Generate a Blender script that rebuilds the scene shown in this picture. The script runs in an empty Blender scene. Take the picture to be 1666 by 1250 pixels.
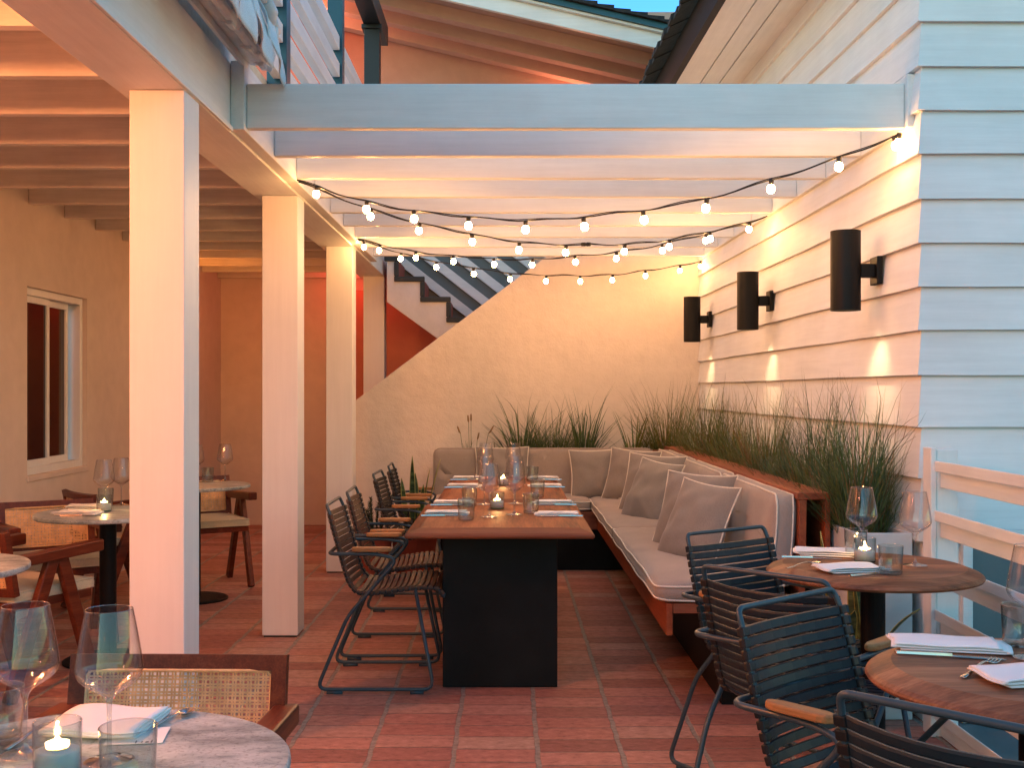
import bpy, math, random
from mathutils import Vector, Matrix, noise
PI = math.pi
R = math.radians
random.seed(7)
SC = bpy.context.scene
C = SC.collection

# ------------------------------------------------------------------ camera
CAM_H = 1.347
cd = bpy.data.cameras.new('camera')
cam = bpy.data.objects.new('camera', cd)
C.objects.link(cam)
cam.location = (0, 0, CAM_H)
cam.rotation_euler = (R(90), 0, 0)
cd.sensor_width = 36
cd.lens = 1850 / 1666 * 36
cd.shift_x = (833 - 825) / 1666
cd.shift_y = (636 - 625) / 1666
cd.clip_start = 0.05
cd.clip_end = 3000
SC.camera = cam

# ------------------------------------------------------------------ world, sun, exposure
world = bpy.data.worlds.new('World')
SC.world = world
world.use_nodes = True
wn = world.node_tree.nodes
wl = world.node_tree.links
sky = wn.new('ShaderNodeTexSky')
sky.sky_type = 'NISHITA'
sky.sun_disc = False
sky.sun_elevation = R(7)
sky.sun_rotation = R(235)
sky.air_density = 1.4
sky.dust_density = 0.3
sky.ozone_density = 3.5
bg = wn['Background']
bg.inputs['Strength'].default_value = 0.15
tint = wn.new('ShaderNodeMix')
tint.data_type = 'RGBA'
tint.blend_type = 'MULTIPLY'
tint.inputs['Factor'].default_value = 1
tint.inputs[7].default_value = (0.97, 1.22, 1.24, 1)
wl.new(sky.outputs[0], tint.inputs[6])
# the clear evening sky beyond the gable is a deeper blue than the glow behind the camera
wtc = wn.new('ShaderNodeTexCoord')
wsp = wn.new('ShaderNodeSeparateXYZ')
wl.new(wtc.outputs['Generated'], wsp.inputs[0])
wmr = wn.new('ShaderNodeMapRange')
wmr.inputs['From Min'].default_value = 0.55
wmr.inputs['From Max'].default_value = 0.9
wl.new(wsp.outputs[1], wmr.inputs['Value'])
deep = wn.new('ShaderNodeMix')
deep.data_type = 'RGBA'
deep.blend_type = 'MULTIPLY'
deep.inputs[7].default_value = (0.40, 0.68, 1.25, 1)
wl.new(wmr.outputs[0], deep.inputs['Factor'])
wl.new(tint.outputs[2], deep.inputs[6])
wl.new(deep.outputs[2], bg.inputs['Color'])
sun_d = bpy.data.lights.new('sun', 'SUN')
sun_d.energy = 0.12
sun_d.angle = R(25)
sun_d.color = (1.0, 0.78, 0.62)
sun = bpy.data.objects.new('sun', sun_d)
C.objects.link(sun)
sun.rotation_euler = (R(68), 0, R(-35))
SC.view_settings.view_transform = 'Standard'
SC.view_settings.look = 'None'
SC.view_settings.gamma = 1
SC.view_settings.use_curve_mapping = False
SC.view_settings.exposure = 1.85
SC.cycles.use_denoising = True
SC.cycles.max_bounces = 8
SC.cycles.transparent_max_bounces = 24
SC.cycles.sample_clamp_indirect = 6
SC.cycles.caustics_reflective = False
SC.cycles.caustics_refractive = False
SC.cycles.use_light_tree = True

# ------------------------------------------------------------------ materials
def new_mat(name):
    m = bpy.data.materials.new(name)
    m.use_nodes = True
    nt = m.node_tree
    return m, nt, nt.nodes['Principled BSDF']

def N(nt, t, **kw):
    n = nt.nodes.new(t)
    for k, v in kw.items():
        setattr(n, k, v)
    return n

def ramp(nt, fac, stops):
    r = N(nt, 'ShaderNodeValToRGB')
    e = r.color_ramp.elements
    while len(e) < len(stops):
        e.new(0.5)
    for i, (p, c) in enumerate(stops):
        e[i].position = p
        e[i].color = (*c, 1)
    nt.links.new(fac, r.inputs[0])
    return r.outputs[0]

def coords(nt, scale=(1, 1, 1), kind='Object', rot=(0, 0, 0)):
    tc = N(nt, 'ShaderNodeTexCoord')
    mp = N(nt, 'ShaderNodeMapping')
    mp.inputs['Scale'].default_value = scale
    mp.inputs['Rotation'].default_value = rot
    nt.links.new(tc.outputs[kind], mp.inputs[0])
    return mp.outputs[0]

def noise_tex(nt, vec, scale, detail=4, rough=0.55):
    n = N(nt, 'ShaderNodeTexNoise')
    n.inputs['Scale'].default_value = scale
    n.inputs['Detail'].default_value = detail
    n.inputs['Roughness'].default_value = rough
    nt.links.new(vec, n.inputs['Vector'])
    return n.outputs['Fac']

def bump(nt, b, h, strength, dist=0.01):
    n = N(nt, 'ShaderNodeBump')
    n.inputs['Strength'].default_value = strength
    n.inputs['Distance'].default_value = dist
    nt.links.new(h, n.inputs['Height'])
    nt.links.new(n.outputs[0], b.inputs['Normal'])

def math_n(nt, op, a, b=None, c=None):
    n = N(nt, 'ShaderNodeMath', operation=op)
    for i, v in enumerate((a, b, c)):
        if v is None:
            continue
        if isinstance(v, (int, float)):
            n.inputs[i].default_value = v
        else:
            nt.links.new(v, n.inputs[i])
    return n.outputs[0]

def simple(name, col, rough=0.5, metal=0.0, var=0.08, scale=6.0, bmp=0.0, bscale=60, stretch=(1, 1, 1), spec=0.5, coat=0):
    m, nt, b = new_mat(name)
    v = coords(nt, stretch)
    f = noise_tex(nt, v, scale)
    lo = tuple(max(0, c * (1 - var)) for c in col)
    hi = tuple(min(1, c * (1 + var)) for c in col)
    nt.links.new(ramp(nt, f, [(0.3, lo), (0.7, hi)]), b.inputs['Base Color'])
    b.inputs['Roughness'].default_value = rough
    b.inputs['Metallic'].default_value = metal
    b.inputs['Specular IOR Level'].default_value = spec
    b.inputs['Coat Weight'].default_value = coat
    if bmp:
        bump(nt, b, noise_tex(nt, v, bscale, 6), bmp, 0.004)
    return m

def wood(name, lo, mid, hi, axis='Y', rough=0.45, scale=1.0, bmp=0.25, plank=None, pax='X', coat=0.0):
    m, nt, b = new_mat(name)
    b.inputs['Specular IOR Level'].default_value = 0.28
    st = {'X': (0.7, 9, 9), 'Y': (9, 0.7, 9), 'Z': (9, 9, 0.7)}[axis]
    v = coords(nt, tuple(s * scale for s in st))
    f = noise_tex(nt, v, 2.2, 8, 0.65)
    v2 = coords(nt, tuple(s * scale * 3 for s in st))
    f2 = noise_tex(nt, v2, 5, 3, 0.6)
    mix = math_n(nt, 'ADD', math_n(nt, 'MULTIPLY', f, 0.7), math_n(nt, 'MULTIPLY', f2, 0.3))
    if plank:
        tc = N(nt, 'ShaderNodeTexCoord')
        sp = N(nt, 'ShaderNodeSeparateXYZ')
        nt.links.new(tc.outputs['Object'], sp.inputs[0])
        fl = math_n(nt, 'FLOOR', math_n(nt, 'DIVIDE', math_n(nt, 'ADD', sp.outputs[pax], 10), plank))
        wnz = N(nt, 'ShaderNodeTexWhiteNoise', noise_dimensions='1D')
        nt.links.new(fl, wnz.inputs['W'])
        mix = math_n(nt, 'ADD', mix, math_n(nt, 'MULTIPLY', math_n(nt, 'SUBTRACT', wnz.outputs['Value'], 0.5), 0.2))
    nt.links.new(ramp(nt, mix, [(0.34, lo), (0.5, mid), (0.66, hi)]), b.inputs['Base Color'])
    b.inputs['Roughness'].default_value = rough
    b.inputs['Coat Weight'].default_value = coat
    b.inputs['Coat Roughness'].default_value = 0.3
    if bmp:
        bump(nt, b, f2, bmp, 0.002)
    return m

def painted_wood(name, col, axis, rough=0.5, var=0.06):
    m, nt, b = new_mat(name)
    st = {'X': (1.2, 22, 22), 'Y': (22, 1.2, 22), 'Z': (22, 22, 1.2)}[axis]
    v = coords(nt, st)
    f = noise_tex(nt, v, 1.6, 7, 0.65)
    v2 = coords(nt)
    g = noise_tex(nt, v2, 2.5, 5, 0.6)
    lo = tuple(c * (1 - var * 1.6) for c in col)
    hi = tuple(min(0.9, c * (1 + var)) for c in col)
    nt.links.new(ramp(nt, math_n(nt, 'ADD', math_n(nt, 'MULTIPLY', f, 0.5), math_n(nt, 'MULTIPLY', g, 0.5)),
                      [(0.36, lo), (0.62, hi)]), b.inputs['Base Color'])
    b.inputs['Roughness'].default_value = rough
    bump(nt, b, f, 0.35, 0.003)
    return m

def stucco(name, col, amt=0.5):
    m, nt, b = new_mat(name)
    v = coords(nt)
    g = noise_tex(nt, v, 1.3, 6, 0.6)
    fine = noise_tex(nt, v, 85, 5, 0.6)
    med = noise_tex(nt, v, 9, 5, 0.55)
    lo = tuple(c * 0.86 for c in col)
    nt.links.new(ramp(nt, math_n(nt, 'ADD', math_n(nt, 'MULTIPLY', g, 0.6), math_n(nt, 'MULTIPLY', med, 0.4)),
                      [(0.32, lo), (0.62, col)]), b.inputs['Base Color'])
    b.inputs['Roughness'].default_value = 0.85
    b.inputs['Specular IOR Level'].default_value = 0.25
    bump(nt, b, math_n(nt, 'ADD', math_n(nt, 'MULTIPLY', fine, 0.35), math_n(nt, 'MULTIPLY', med, 1.2)), amt, 0.012)
    return m

def fabric(name, col, scale=900, rough=0.95):
    m, nt, b = new_mat(name)
    v = coords(nt)
    g = noise_tex(nt, v, 5, 4)
    w1 = N(nt, 'ShaderNodeTexNoise')
    w1.inputs['Scale'].default_value = 330
    nt.links.new(v, w1.inputs['Vector'])
    lo = tuple(c * 0.8 for c in col)
    hi = tuple(min(1, c * 1.12) for c in col)
    mx = math_n(nt, 'ADD', math_n(nt, 'MULTIPLY', g, 0.35), math_n(nt, 'MULTIPLY', w1.outputs['Fac'], 0.65))
    nt.links.new(ramp(nt, mx, [(0.38, lo), (0.62, hi)]), b.inputs['Base Color'])
    b.inputs['Roughness'].default_value = rough
    b.inputs['Specular IOR Level'].default_value = 0.15
    b.inputs['Sheen Weight'].default_value = 0.25
    bump(nt, b, math_n(nt, 'ADD', math_n(nt, 'MULTIPLY', w1.outputs['Fac'], 0.25), g), 0.35, 0.006)
    return m

def emit(name, col, strength):
    m, nt, b = new_mat(name)
    b.inputs['Base Color'].default_value = (0.8, 0.7, 0.5, 1)
    b.inputs['Emission Color'].default_value = (*col, 1)
    b.inputs['Emission Strength'].default_value = strength
    return m

def thin_glass(name, tint=(1, 1, 1), k=1.0):
    m, nt, b = new_mat(name)
    nt.nodes.remove(b)
    out = nt.nodes['Material Output']
    tr = N(nt, 'ShaderNodeBsdfTransparent')
    tr.inputs[0].default_value = (0.97 * tint[0], 0.975 * tint[1], 0.98 * tint[2], 1)
    gl = N(nt, 'ShaderNodeBsdfGlossy')
    gl.inputs['Roughness'].default_value = 0.03
    gl.inputs['Color'].default_value = (0.66, 0.62, 0.62, 1)
    lw = N(nt, 'ShaderNodeLayerWeight')
    lw.inputs['Blend'].default_value = 0.5
    p = math_n(nt, 'POWER', lw.outputs['Facing'], 3.2)
    f = math_n(nt, 'MINIMUM', math_n(nt, 'ADD', math_n(nt, 'MULTIPLY', p, 0.75 * k), 0.075 * k), 1.0)
    mx = N(nt, 'ShaderNodeMixShader')
    nt.links.new(f, mx.inputs[0])
    nt.links.new(tr.outputs[0], mx.inputs[1])
    nt.links.new(gl.outputs[0], mx.inputs[2])
    nt.links.new(mx.outputs[0], out.inputs[0])
    return m

M = {}
M['white_x'] = painted_wood('white_paint_beam', (0.74, 0.75, 0.74), 'X')
M['white_y'] = painted_wood('white_paint_header', (0.72, 0.74, 0.73), 'Y')
M['white_z'] = painted_wood('white_paint_post', (0.76, 0.76, 0.75), 'Z', var=0.03)
M['clap_y'] = painted_wood('clapboard_paint_side', (0.76, 0.77, 0.77), 'Y', 0.55, 0.055)
M['clap_x'] = painted_wood('clapboard_paint_front', (0.76, 0.77, 0.77), 'X', 0.55, 0.055)
M['rough_x'] = painted_wood('rough_sawn_painted_joist', (0.66, 0.62, 0.57), 'X', 0.7, 0.12)
M['stucco'] = stucco('cream_stucco', (0.74, 0.67, 0.61), .7)
M['stucco_w'] = stucco('white_stucco', (0.84, 0.83, 0.8))
M['stucco_porch'] = stucco('porch_stucco', (0.68, 0.57, 0.50), 0.35)
M['gable_lit'] = stucco('orange_lit_gable_paint', (0.56, 0.37, 0.30), 0.25)  # warm orange light put into the colour of gable wall, roof and rafters
M['coral'] = stucco('coral_stucco', (0.62, 0.27, 0.2), 0.3)
M['teal'] = simple('teal_paint', (0.012, 0.075, 0.11), 0.35)
M['black_wood'] = simple('near_black_paint', (0.012, 0.014, 0.015), 0.45, bmp=0.1)
M['fascia_dark'] = simple('dark_brown_fascia_paint', (0.018, 0.014, 0.013), 0.6, spec=.2)
M['shingle'] = simple('dark_shingle', (0.02, 0.021, 0.022), 0.9, var=0.4, scale=25, bmp=0.6)
M['grey_panel'] = simple('slate_grey_paint', (0.12, 0.15, 0.16), 0.6, bmp=0.1)
M['dark_step'] = simple('charcoal_step_paint', (0.035, 0.045, 0.045), 0.7, bmp=0.4, bscale=30)
M['black_metal'] = simple('black_powder_coat', (0.006, 0.0065, 0.0075), 0.5, var=0.5, scale=3, bmp=0.05, spec=.18)
M['sconce'] = simple('black_sconce_metal', (0.005, 0.005, 0.0055), 0.5, var=0.2, bmp=0.05, spec=.2)
M['tube'] = simple('grey_blue_steel_tube', (0.028, 0.058, 0.076), 0.38, var=0.1)
M['slat_brown'] = simple('brown_slat_plastic', (0.085, 0.04, 0.026), 0.45, var=0.15, scale=4)
M['slat_dark'] = simple('umber_slat_plastic', (0.018, 0.013, 0.012), 0.5, var=0.2)
M['slat_blue'] = simple('petrol_slat_plastic', (0.007, 0.020, 0.029), 0.42, var=0.1, scale=3, spec=.35)
M['clip'] = simple('black_clip_rubber', (0.006, 0.006, 0.006), 0.5)
M['bamboo'] = wood('bamboo_armrest_wood', (0.30, 0.12, 0.04), (0.42, 0.19, 0.07), (0.52, 0.26, 0.10), 'X', 0.4, 1.5)
M['teak'] = wood('teak_table_wood', (0.085, 0.019, 0.007), (0.215, 0.056, 0.019), (0.36, 0.115, 0.042), 'Y', 0.6, 1.0, 0.2, 0.115, 'X', 0.0)
M['teak_x'] = wood('teak_end_wood', (0.11, 0.03, 0.013), (0.17, 0.05, 0.021), (0.23, 0.075, 0.032), 'X', 0.55, 1.0, 0.2)
M['teak_round'] = wood('teak_round_table_wood', (0.095, 0.033, 0.015), (0.235, 0.088, 0.040), (0.40, 0.18, 0.09), 'X', 0.5, 1.0, 0.2, 0.11, 'Y', 0.0)
M['bench_wood'] = wood('bench_redwood', (0.16, 0.032, 0.014), (0.28, 0.065, 0.026), (0.36, 0.10, 0.04), 'Y', 0.45, 1.0)
M['bench_wood_x'] = wood('bench_redwood_cross', (0.15, 0.04, 0.02), (0.24, 0.075, 0.04), (0.33, 0.12, 0.06), 'X', 0.5, 1.0)
M['mahogany'] = wood('dark_mahogany', (0.07, 0.014, 0.007), (0.125, 0.027, 0.012), (0.19, 0.048, 0.02), 'X', 0.38, 1.5, 0.1, coat=0.0)
M['taupe'] = fabric('taupe_canvas', (0.36, 0.30, 0.26))
M['pillow'] = fabric('taupe_pillow_canvas', (0.255, 0.225, 0.2))
M['piping'] = fabric('ivory_piping', (0.78, 0.72, 0.62))
M['cream'] = fabric('cream_seat_cloth', (0.62, 0.53, 0.36))
M['cane'] = simple('woven_cane', (0.80, 0.52, 0.26), 0.55, var=0.2, scale=30)
M['napkin'] = simple('white_linen', (0.86, 0.85, 0.84), 0.9, var=.03, scale=9, bmp=.12, bscale=160, spec=.15)
M['awning'] = fabric('white_awning_canvas', (0.72, 0.75, 0.76))
M['white_metal'] = simple('white_metal', (0.62, 0.65, 0.66), 0.4, var=0.1, scale=12)
M['steel'] = simple('polished_steel', (0.55, 0.48, 0.42), 0.2, 1.0, var=0.05)
M['terracotta'] = simple('terracotta_pot_clay', (0.30, 0.06, 0.035), 0.75, var=0.2, bmp=0.2)
M['planter'] = simple('pale_planter_paint', (0.55, 0.6, 0.62), 0.6, var=0.07, bmp=0.1)
M['soil'] = simple('dark_soil', (0.03, 0.018, 0.012), 0.95, var=0.5, scale=40, bmp=0.6)
M['sand'] = simple('white_candle_sand', (0.8, 0.77, 0.72), 0.8, bmp=0.4, bscale=400)
_b = M['sand'].node_tree.nodes['Principled BSDF']
_b.inputs['Subsurface Weight'].default_value = .9
_b.inputs['Subsurface Radius'].default_value = (1, .6, .35)
_b.inputs['Subsurface Scale'].default_value = .03
M['glass'] = thin_glass('clear_glass', (1, 1, 1), .8)
M['glass_thick'] = thin_glass('clear_tumbler_glass', (0.95, 0.985, 0.98), 1.25)
M['glass_stem'] = thin_glass('clear_glass_stem', (.97, .98, .98), 2.4)
M['glass_base'] = thin_glass('aqua_glass_base', (0.5, 0.85, 0.8), 1.2)
M['bulb'] = emit('glowing_bulb', (1.0, 0.47, 0.16), 66.0)
M['flame'] = emit('candle_flame', (1.0, 0.50, 0.15), 45.0)
M['lamp_face'] = emit('sconce_lamp_face', (1.0, 0.66, 0.32), 12.0)
M['grey_window'] = None

def window_glass():
    m, nt, b = new_mat('dark_window_glass')
    b.inputs['Base Color'].default_value = (0.012, 0.008, 0.007, 1)
    b.inputs['Roughness'].default_value = 0.04
    b.inputs['Specular IOR Level'].default_value = 0.7
    return m
M['window_glass'] = window_glass()

def floor_mat():
    m, nt, b = new_mat('terracotta_brick_paving')
    tc = N(nt, 'ShaderNodeTexCoord')
    ns = N(nt, 'ShaderNodeTexNoise')
    ns.inputs['Scale'].default_value = 7
    ns.inputs['Detail'].default_value = 4
    nt.links.new(tc.outputs['Object'], ns.inputs['Vector'])
    sub = N(nt, 'ShaderNodeVectorMath', operation='SUBTRACT')
    nt.links.new(ns.outputs['Color'], sub.inputs[0])
    sub.inputs[1].default_value = (0.5, 0.5, 0.5)
    scl = N(nt, 'ShaderNodeVectorMath', operation='MULTIPLY')
    nt.links.new(sub.outputs[0], scl.inputs[0])
    scl.inputs[1].default_value = (0.022, 0.016, 0)
    add = N(nt, 'ShaderNodeVectorMath', operation='ADD')
    nt.links.new(tc.outputs['Object'], add.inputs[0])
    nt.links.new(scl.outputs[0], add.inputs[1])
    sp = N(nt, 'ShaderNodeSeparateXYZ')
    nt.links.new(add.outputs[0], sp.inputs[0])
    u = math_n(nt, 'DIVIDE', math_n(nt, 'ADD', sp.outputs[0], 0.82 + 0.3115 * 200), 0.3115)
    col = math_n(nt, 'FLOOR', u)
    fu = math_n(nt, 'FRACT', u)
    w1 = N(nt, 'ShaderNodeTexWhiteNoise', noise_dimensions='1D')
    nt.links.new(col, w1.inputs['W'])
    v = math_n(nt, 'ADD', math_n(nt, 'DIVIDE', math_n(nt, 'ADD', sp.outputs[1], 30), 0.1505), math_n(nt, 'MULTIPLY', w1.outputs['Value'], 0.55))
    row = math_n(nt, 'FLOOR', v)
    fv = math_n(nt, 'FRACT', v)
    # distance to joints
    du = math_n(nt, 'MULTIPLY', math_n(nt, 'SUBTRACT', 0.5, math_n(nt, 'ABSOLUTE', math_n(nt, 'SUBTRACT', fu, 0.5))), 0.3115)
    dv = math_n(nt, 'MULTIPLY', math_n(nt, 'SUBTRACT', 0.5, math_n(nt, 'ABSOLUTE', math_n(nt, 'SUBTRACT', fv, 0.5))), 0.1505)
    def sstep(x, a, bb):
        mr = N(nt, 'ShaderNodeMapRange', interpolation_type='SMOOTHSTEP')
        nt.links.new(x, mr.inputs['Value'])
        mr.inputs['From Min'].default_value = a
        mr.inputs['From Max'].default_value = bb
        return mr.outputs['Result']
    gu = sstep(du, 0.0075, 0.012)
    gv = sstep(dv, 0.0018, 0.0065)
    brick = math_n(nt, 'MINIMUM', gu, gv)
    cmb = N(nt, 'ShaderNodeCombineXYZ')
    nt.links.new(col, cmb.inputs[0])
    nt.links.new(row, cmb.inputs[1])
    w2 = N(nt, 'ShaderNodeTexWhiteNoise', noise_dimensions='3D')
    nt.links.new(cmb.outputs[0], w2.inputs['Vector'])
    base = ramp(nt, w2.outputs['Value'], [(0.0, (0.30, 0.125, 0.098)), (0.35, (0.41, 0.17, 0.13)), (0.7, (0.47, 0.22, 0.168)), (1.0, (0.45, 0.275, 0.21))])
    st = N(nt, 'ShaderNodeMapping')
    st.inputs['Scale'].default_value = (6, 9, 6)
    nt.links.new(add.outputs[0], st.inputs[0])
    f = noise_tex(nt, st.outputs[0], 3.5, 9, 0.68)
    mott = ramp(nt, f, [(0.32, (0.55, 0.52, 0.52)), (0.44, (0.88, 0.86, 0.86)), (0.54, (1, 1, 1)), (0.68, (1.22, 1.32, 1.36))])
    mul = N(nt, 'ShaderNodeMix', data_type='RGBA', blend_type='MULTIPLY')
    mul.inputs['Factor'].default_value = 1
    nt.links.new(base, mul.inputs[6])
    nt.links.new(mott, mul.inputs[7])
    grout_n = noise_tex(nt, add.outputs[0], 40, 4)
    gc = ramp(nt, grout_n, [(0.3, (0.20, 0.165, 0.14)), (0.7, (0.36, 0.31, 0.26))])
    gc2 = ramp(nt, grout_n, [(0.3, (0.10, 0.062, 0.05)), (0.7, (0.27, 0.20, 0.165))])
    mg = N(nt, 'ShaderNodeMix', data_type='RGBA')
    nt.links.new(gu, mg.inputs['Factor'])
    nt.links.new(gc, mg.inputs[6])
    nt.links.new(gc2, mg.inputs[7])
    mx = N(nt, 'ShaderNodeMix', data_type='RGBA')
    nt.links.new(brick, mx.inputs['Factor'])
    nt.links.new(mg.outputs[2], mx.inputs[6])
    nt.links.new(mul.outputs[2], mx.inputs[7])
    nt.links.new(mx.outputs[2], b.inputs['Base Color'])
    b.inputs['Roughness'].default_value = 0.62
    b.inputs['Specular IOR Level'].default_value = 0.35
    h = math_n(nt, 'ADD', math_n(nt, 'MULTIPLY', brick, 0.8), math_n(nt, 'MULTIPLY', f, 0.55))
    h = math_n(nt, 'ADD', h, math_n(nt, 'MULTIPLY', w2.outputs['Value'], 0.25))
    bump(nt, b, h, 0.6, 0.006)
    return m
M['floor'] = floor_mat()

def marble_mat():
    m, nt, b = new_mat('grey_travertine')
    v = coords(nt, (3, 7, 3), rot=(0, 0, R(24)))
    f = noise_tex(nt, v, 2.2, 10, 0.7)
    v2 = coords(nt, (1, 1, 1))
    g = noise_tex(nt, v2, 5, 8, 0.7)
    pits = noise_tex(nt, v2, 120, 3, 0.6)
    mx = math_n(nt, 'ADD', math_n(nt, 'MULTIPLY', f, 0.65), math_n(nt, 'MULTIPLY', g, 0.35))
    c = ramp(nt, mx, [(0.36, (0.09, 0.12, 0.13)), (0.44, (0.23, 0.29, 0.31)), (0.52, (0.38, 0.45, 0.46)), (0.62, (0.56, 0.61, 0.60))])
    sp = ramp(nt, pits, [(0.36, (0.55, 0.55, 0.55)), (0.46, (1, 1, 1))])
    mul = N(nt, 'ShaderNodeMix', data_type='RGBA', blend_type='MULTIPLY')
    mul.inputs['Factor'].default_value = 0.8
    nt.links.new(c, mul.inputs[6])
    nt.links.new(sp, mul.inputs[7])
    nt.links.new(mul.outputs[2], b.inputs['Base Color'])
    b.inputs['Roughness'].default_value = 0.4
    bump(nt, b, mx, 0.15, 0.003)
    return m
M['marble'] = marble_mat()

def leaf_mat(name, a, bcol, c, scale=3.0, band=False):
    m, nt, b = new_mat(name)
    if band:
        v = coords(nt, (3, 3, 14))
    else:
        v = coords(nt)
    f = noise_tex(nt, v, scale, 4)
    nt.links.new(ramp(nt, f, [(0.32, a), (0.5, bcol), (0.7, c)]), b.inputs['Base Color'])
    b.inputs['Roughness'].default_value = 0.5
    b.inputs['Specular IOR Level'].default_value = 0.3
    return m
M['grass_g'] = leaf_mat('fescue_green', (0.04, 0.07, 0.022), (0.075, 0.13, 0.04), (0.15, 0.20, 0.065), 14)
M['grass_o'] = leaf_mat('olive_grass', (0.07, 0.085, 0.02), (0.12, 0.14, 0.035), (0.24, 0.21, 0.07), 14)
M['grass_b'] = leaf_mat('bluegreen_grass', (0.03, 0.065, 0.038), (0.06, 0.12, 0.065), (0.12, 0.18, 0.085), 14)
M['grass_dry'] = leaf_mat('straw_blades', (0.16, 0.10, 0.045), (0.24, 0.15, 0.07), (0.3, 0.17, 0.06), 14)
M['snake'] = leaf_mat('banded_snake_plant_leaf', (0.02, 0.04, 0.018), (0.05, 0.09, 0.035), (0.14, 0.2, 0.08), 3, True)
M['snake_edge'] = leaf_mat('yellow_leaf_edge', (0.3, 0.27, 0.06), (0.38, 0.34, 0.1), (0.42, 0.38, 0.14))
M['rosemary'] = leaf_mat('rosemary_needle', (0.02, 0.04, 0.02), (0.04, 0.07, 0.035), (0.08, 0.12, 0.06), 30)

# ------------------------------------------------------------------ mesh helpers
class MB:
    def __init__(s):
        s.v, s.f, s.mi, s.k = [], [], [], 0
    def add(s, vs, fs):
        o = len(s.v)
        s.v += [tuple(p) for p in vs]
        s.f += [tuple(i + o for i in f) for f in fs]
        s.mi += [s.k] * len(fs)
    def box(s, x0, x1, y0, y1, z0, z1):
        s.hexa([(x0, y0, z0), (x1, y0, z0), (x1, y1, z0), (x0, y1, z0), (x0, y0, z1), (x1, y0, z1), (x1, y1, z1), (x0, y1, z1)])
    def hexa(s, p):
        s.add(p, [(3, 2, 1, 0), (4, 5, 6, 7), (0, 1, 5, 4), (1, 2, 6, 5), (2, 3, 7, 6), (3, 0, 4, 7)])
    def obox(s, c, size, mat=None):
        mat = mat or Matrix.Identity(3)
        hx, hy, hz = [d / 2 for d in size]
        pts = [Vector(c) + mat @ Vector((a * hx, b * hy, d * hz)) for d in (-1, 1) for a, b in ((-1, -1), (1, -1), (1, 1), (-1, 1))]
        s.hexa(pts)
    def bar(s, a, b, w, h, up=(0, 0, 1)):
        a, b = Vector(a), Vector(b)
        d = (b - a).normalized()
        u = Vector(up)
        sx = d.cross(u)
        if sx.length < 1e-5:
            sx = d.cross(Vector((1, 0, 0)))
        sx.normalize()
        uu = sx.cross(d)
        p = []
        for e in (a, b):
            for (i, j) in ((-1, -1), (1, -1), (1, 1), (-1, 1)):
                p.append(e + sx * (i * w / 2) + uu * (j * h / 2))
        s.hexa(p)
    def prism(s, poly, d0, d1, axis='Y'):
        # poly in the plane normal to axis; list of 2D points
        n = len(poly)
        def mk(p, d):
            if axis == 'Y': return (p[0], d, p[1])
            if axis == 'X': return (d, p[0], p[1])
            return (p[0], p[1], d)
        vs = [mk(p, d0) for p in poly] + [mk(p, d1) for p in poly]
        fs = [tuple(range(n)), tuple(range(2 * n - 1, n - 1, -1))]
        fs += [(i, n + i, n + (i + 1) % n, (i + 1) % n) for i in range(n)]
        s.add(vs, fs)
    def tube(s, pts, r, seg=8, closed=False, caps=True, flat=None):
        pts = [Vector(p) for p in pts]
        n = len(pts)
        rs = r if isinstance(r, (list, tuple)) else [r] * n
        vs = []
        prev = None
        for i, p in enumerate(pts):
            if closed:
                t = pts[(i + 1) % n] - pts[i - 1]
            else:
                t = pts[min(i + 1, n - 1)] - pts[max(i - 1, 0)]
            if t.length < 1e-9:
                t = Vector((0, 0, 1))
            t.normalize()
            if prev is None:
                u = t.cross(Vector((0, 0, 1)))
                if u.length < 1e-3:
                    u = t.cross(Vector((0, 1, 0)))
            else:
                u = prev - t * prev.dot(t)
            u.normalize()
            prev = u
            w = t.cross(u)
            for k in range(seg):
                a = 2 * PI * k / seg
                vs.append(p + (u * math.cos(a) + w * math.sin(a)) * rs[i])
        fs = []
        m = n if closed else n - 1
        for i in range(m):
            for k in range(seg):
                a, b = i * seg + k, i * seg + (k + 1) % seg
                c, d = ((i + 1) % n) * seg + (k + 1) % seg, ((i + 1) % n) * seg + k
                fs.append((a, b, c, d))
        if caps and not closed:
            fs.append(tuple(range(seg - 1, -1, -1)))
            fs.append(tuple((n - 1) * seg + k for k in range(seg)))
        s.add(vs, fs)
    def lathe(s, prof, c=(0, 0, 0), seg=24, sx=1, sy=1):
        vs, fs = [], []
        for (r, z) in prof:
            for k in range(seg):
                a = 2 * PI * k / seg
                vs.append((c[0] + r * math.cos(a) * sx, c[1] + r * math.sin(a) * sy, c[2] + z))
        for i in range(len(prof) - 1):
            for k in range(seg):
                fs.append((i * seg + k, i * seg + (k + 1) % seg, (i + 1) * seg + (k + 1) % seg, (i + 1) * seg + k))
        if prof[0][0] > 1e-4:
            pass
        s.add(vs, fs)
    def disc(s, r, z, c=(0, 0), seg=24, up=True):
        vs = [(c[0] + r * math.cos(2 * PI * k / seg), c[1] + r * math.sin(2 * PI * k / seg), z) for k in range(seg)]
        s.add(vs, [tuple(range(seg)) if up else tuple(range(seg - 1, -1, -1))])
    def grid(s, fn, nu, nv):
        vs = [fn(i / nu, j / nv) for j in range(nv + 1) for i in range(nu + 1)]
        fs = [(j * (nu + 1) + i, j * (nu + 1) + i + 1, (j + 1) * (nu + 1) + i + 1, (j + 1) * (nu + 1) + i) for j in range(nv) for i in range(nu)]
        s.add(vs, fs)
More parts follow.
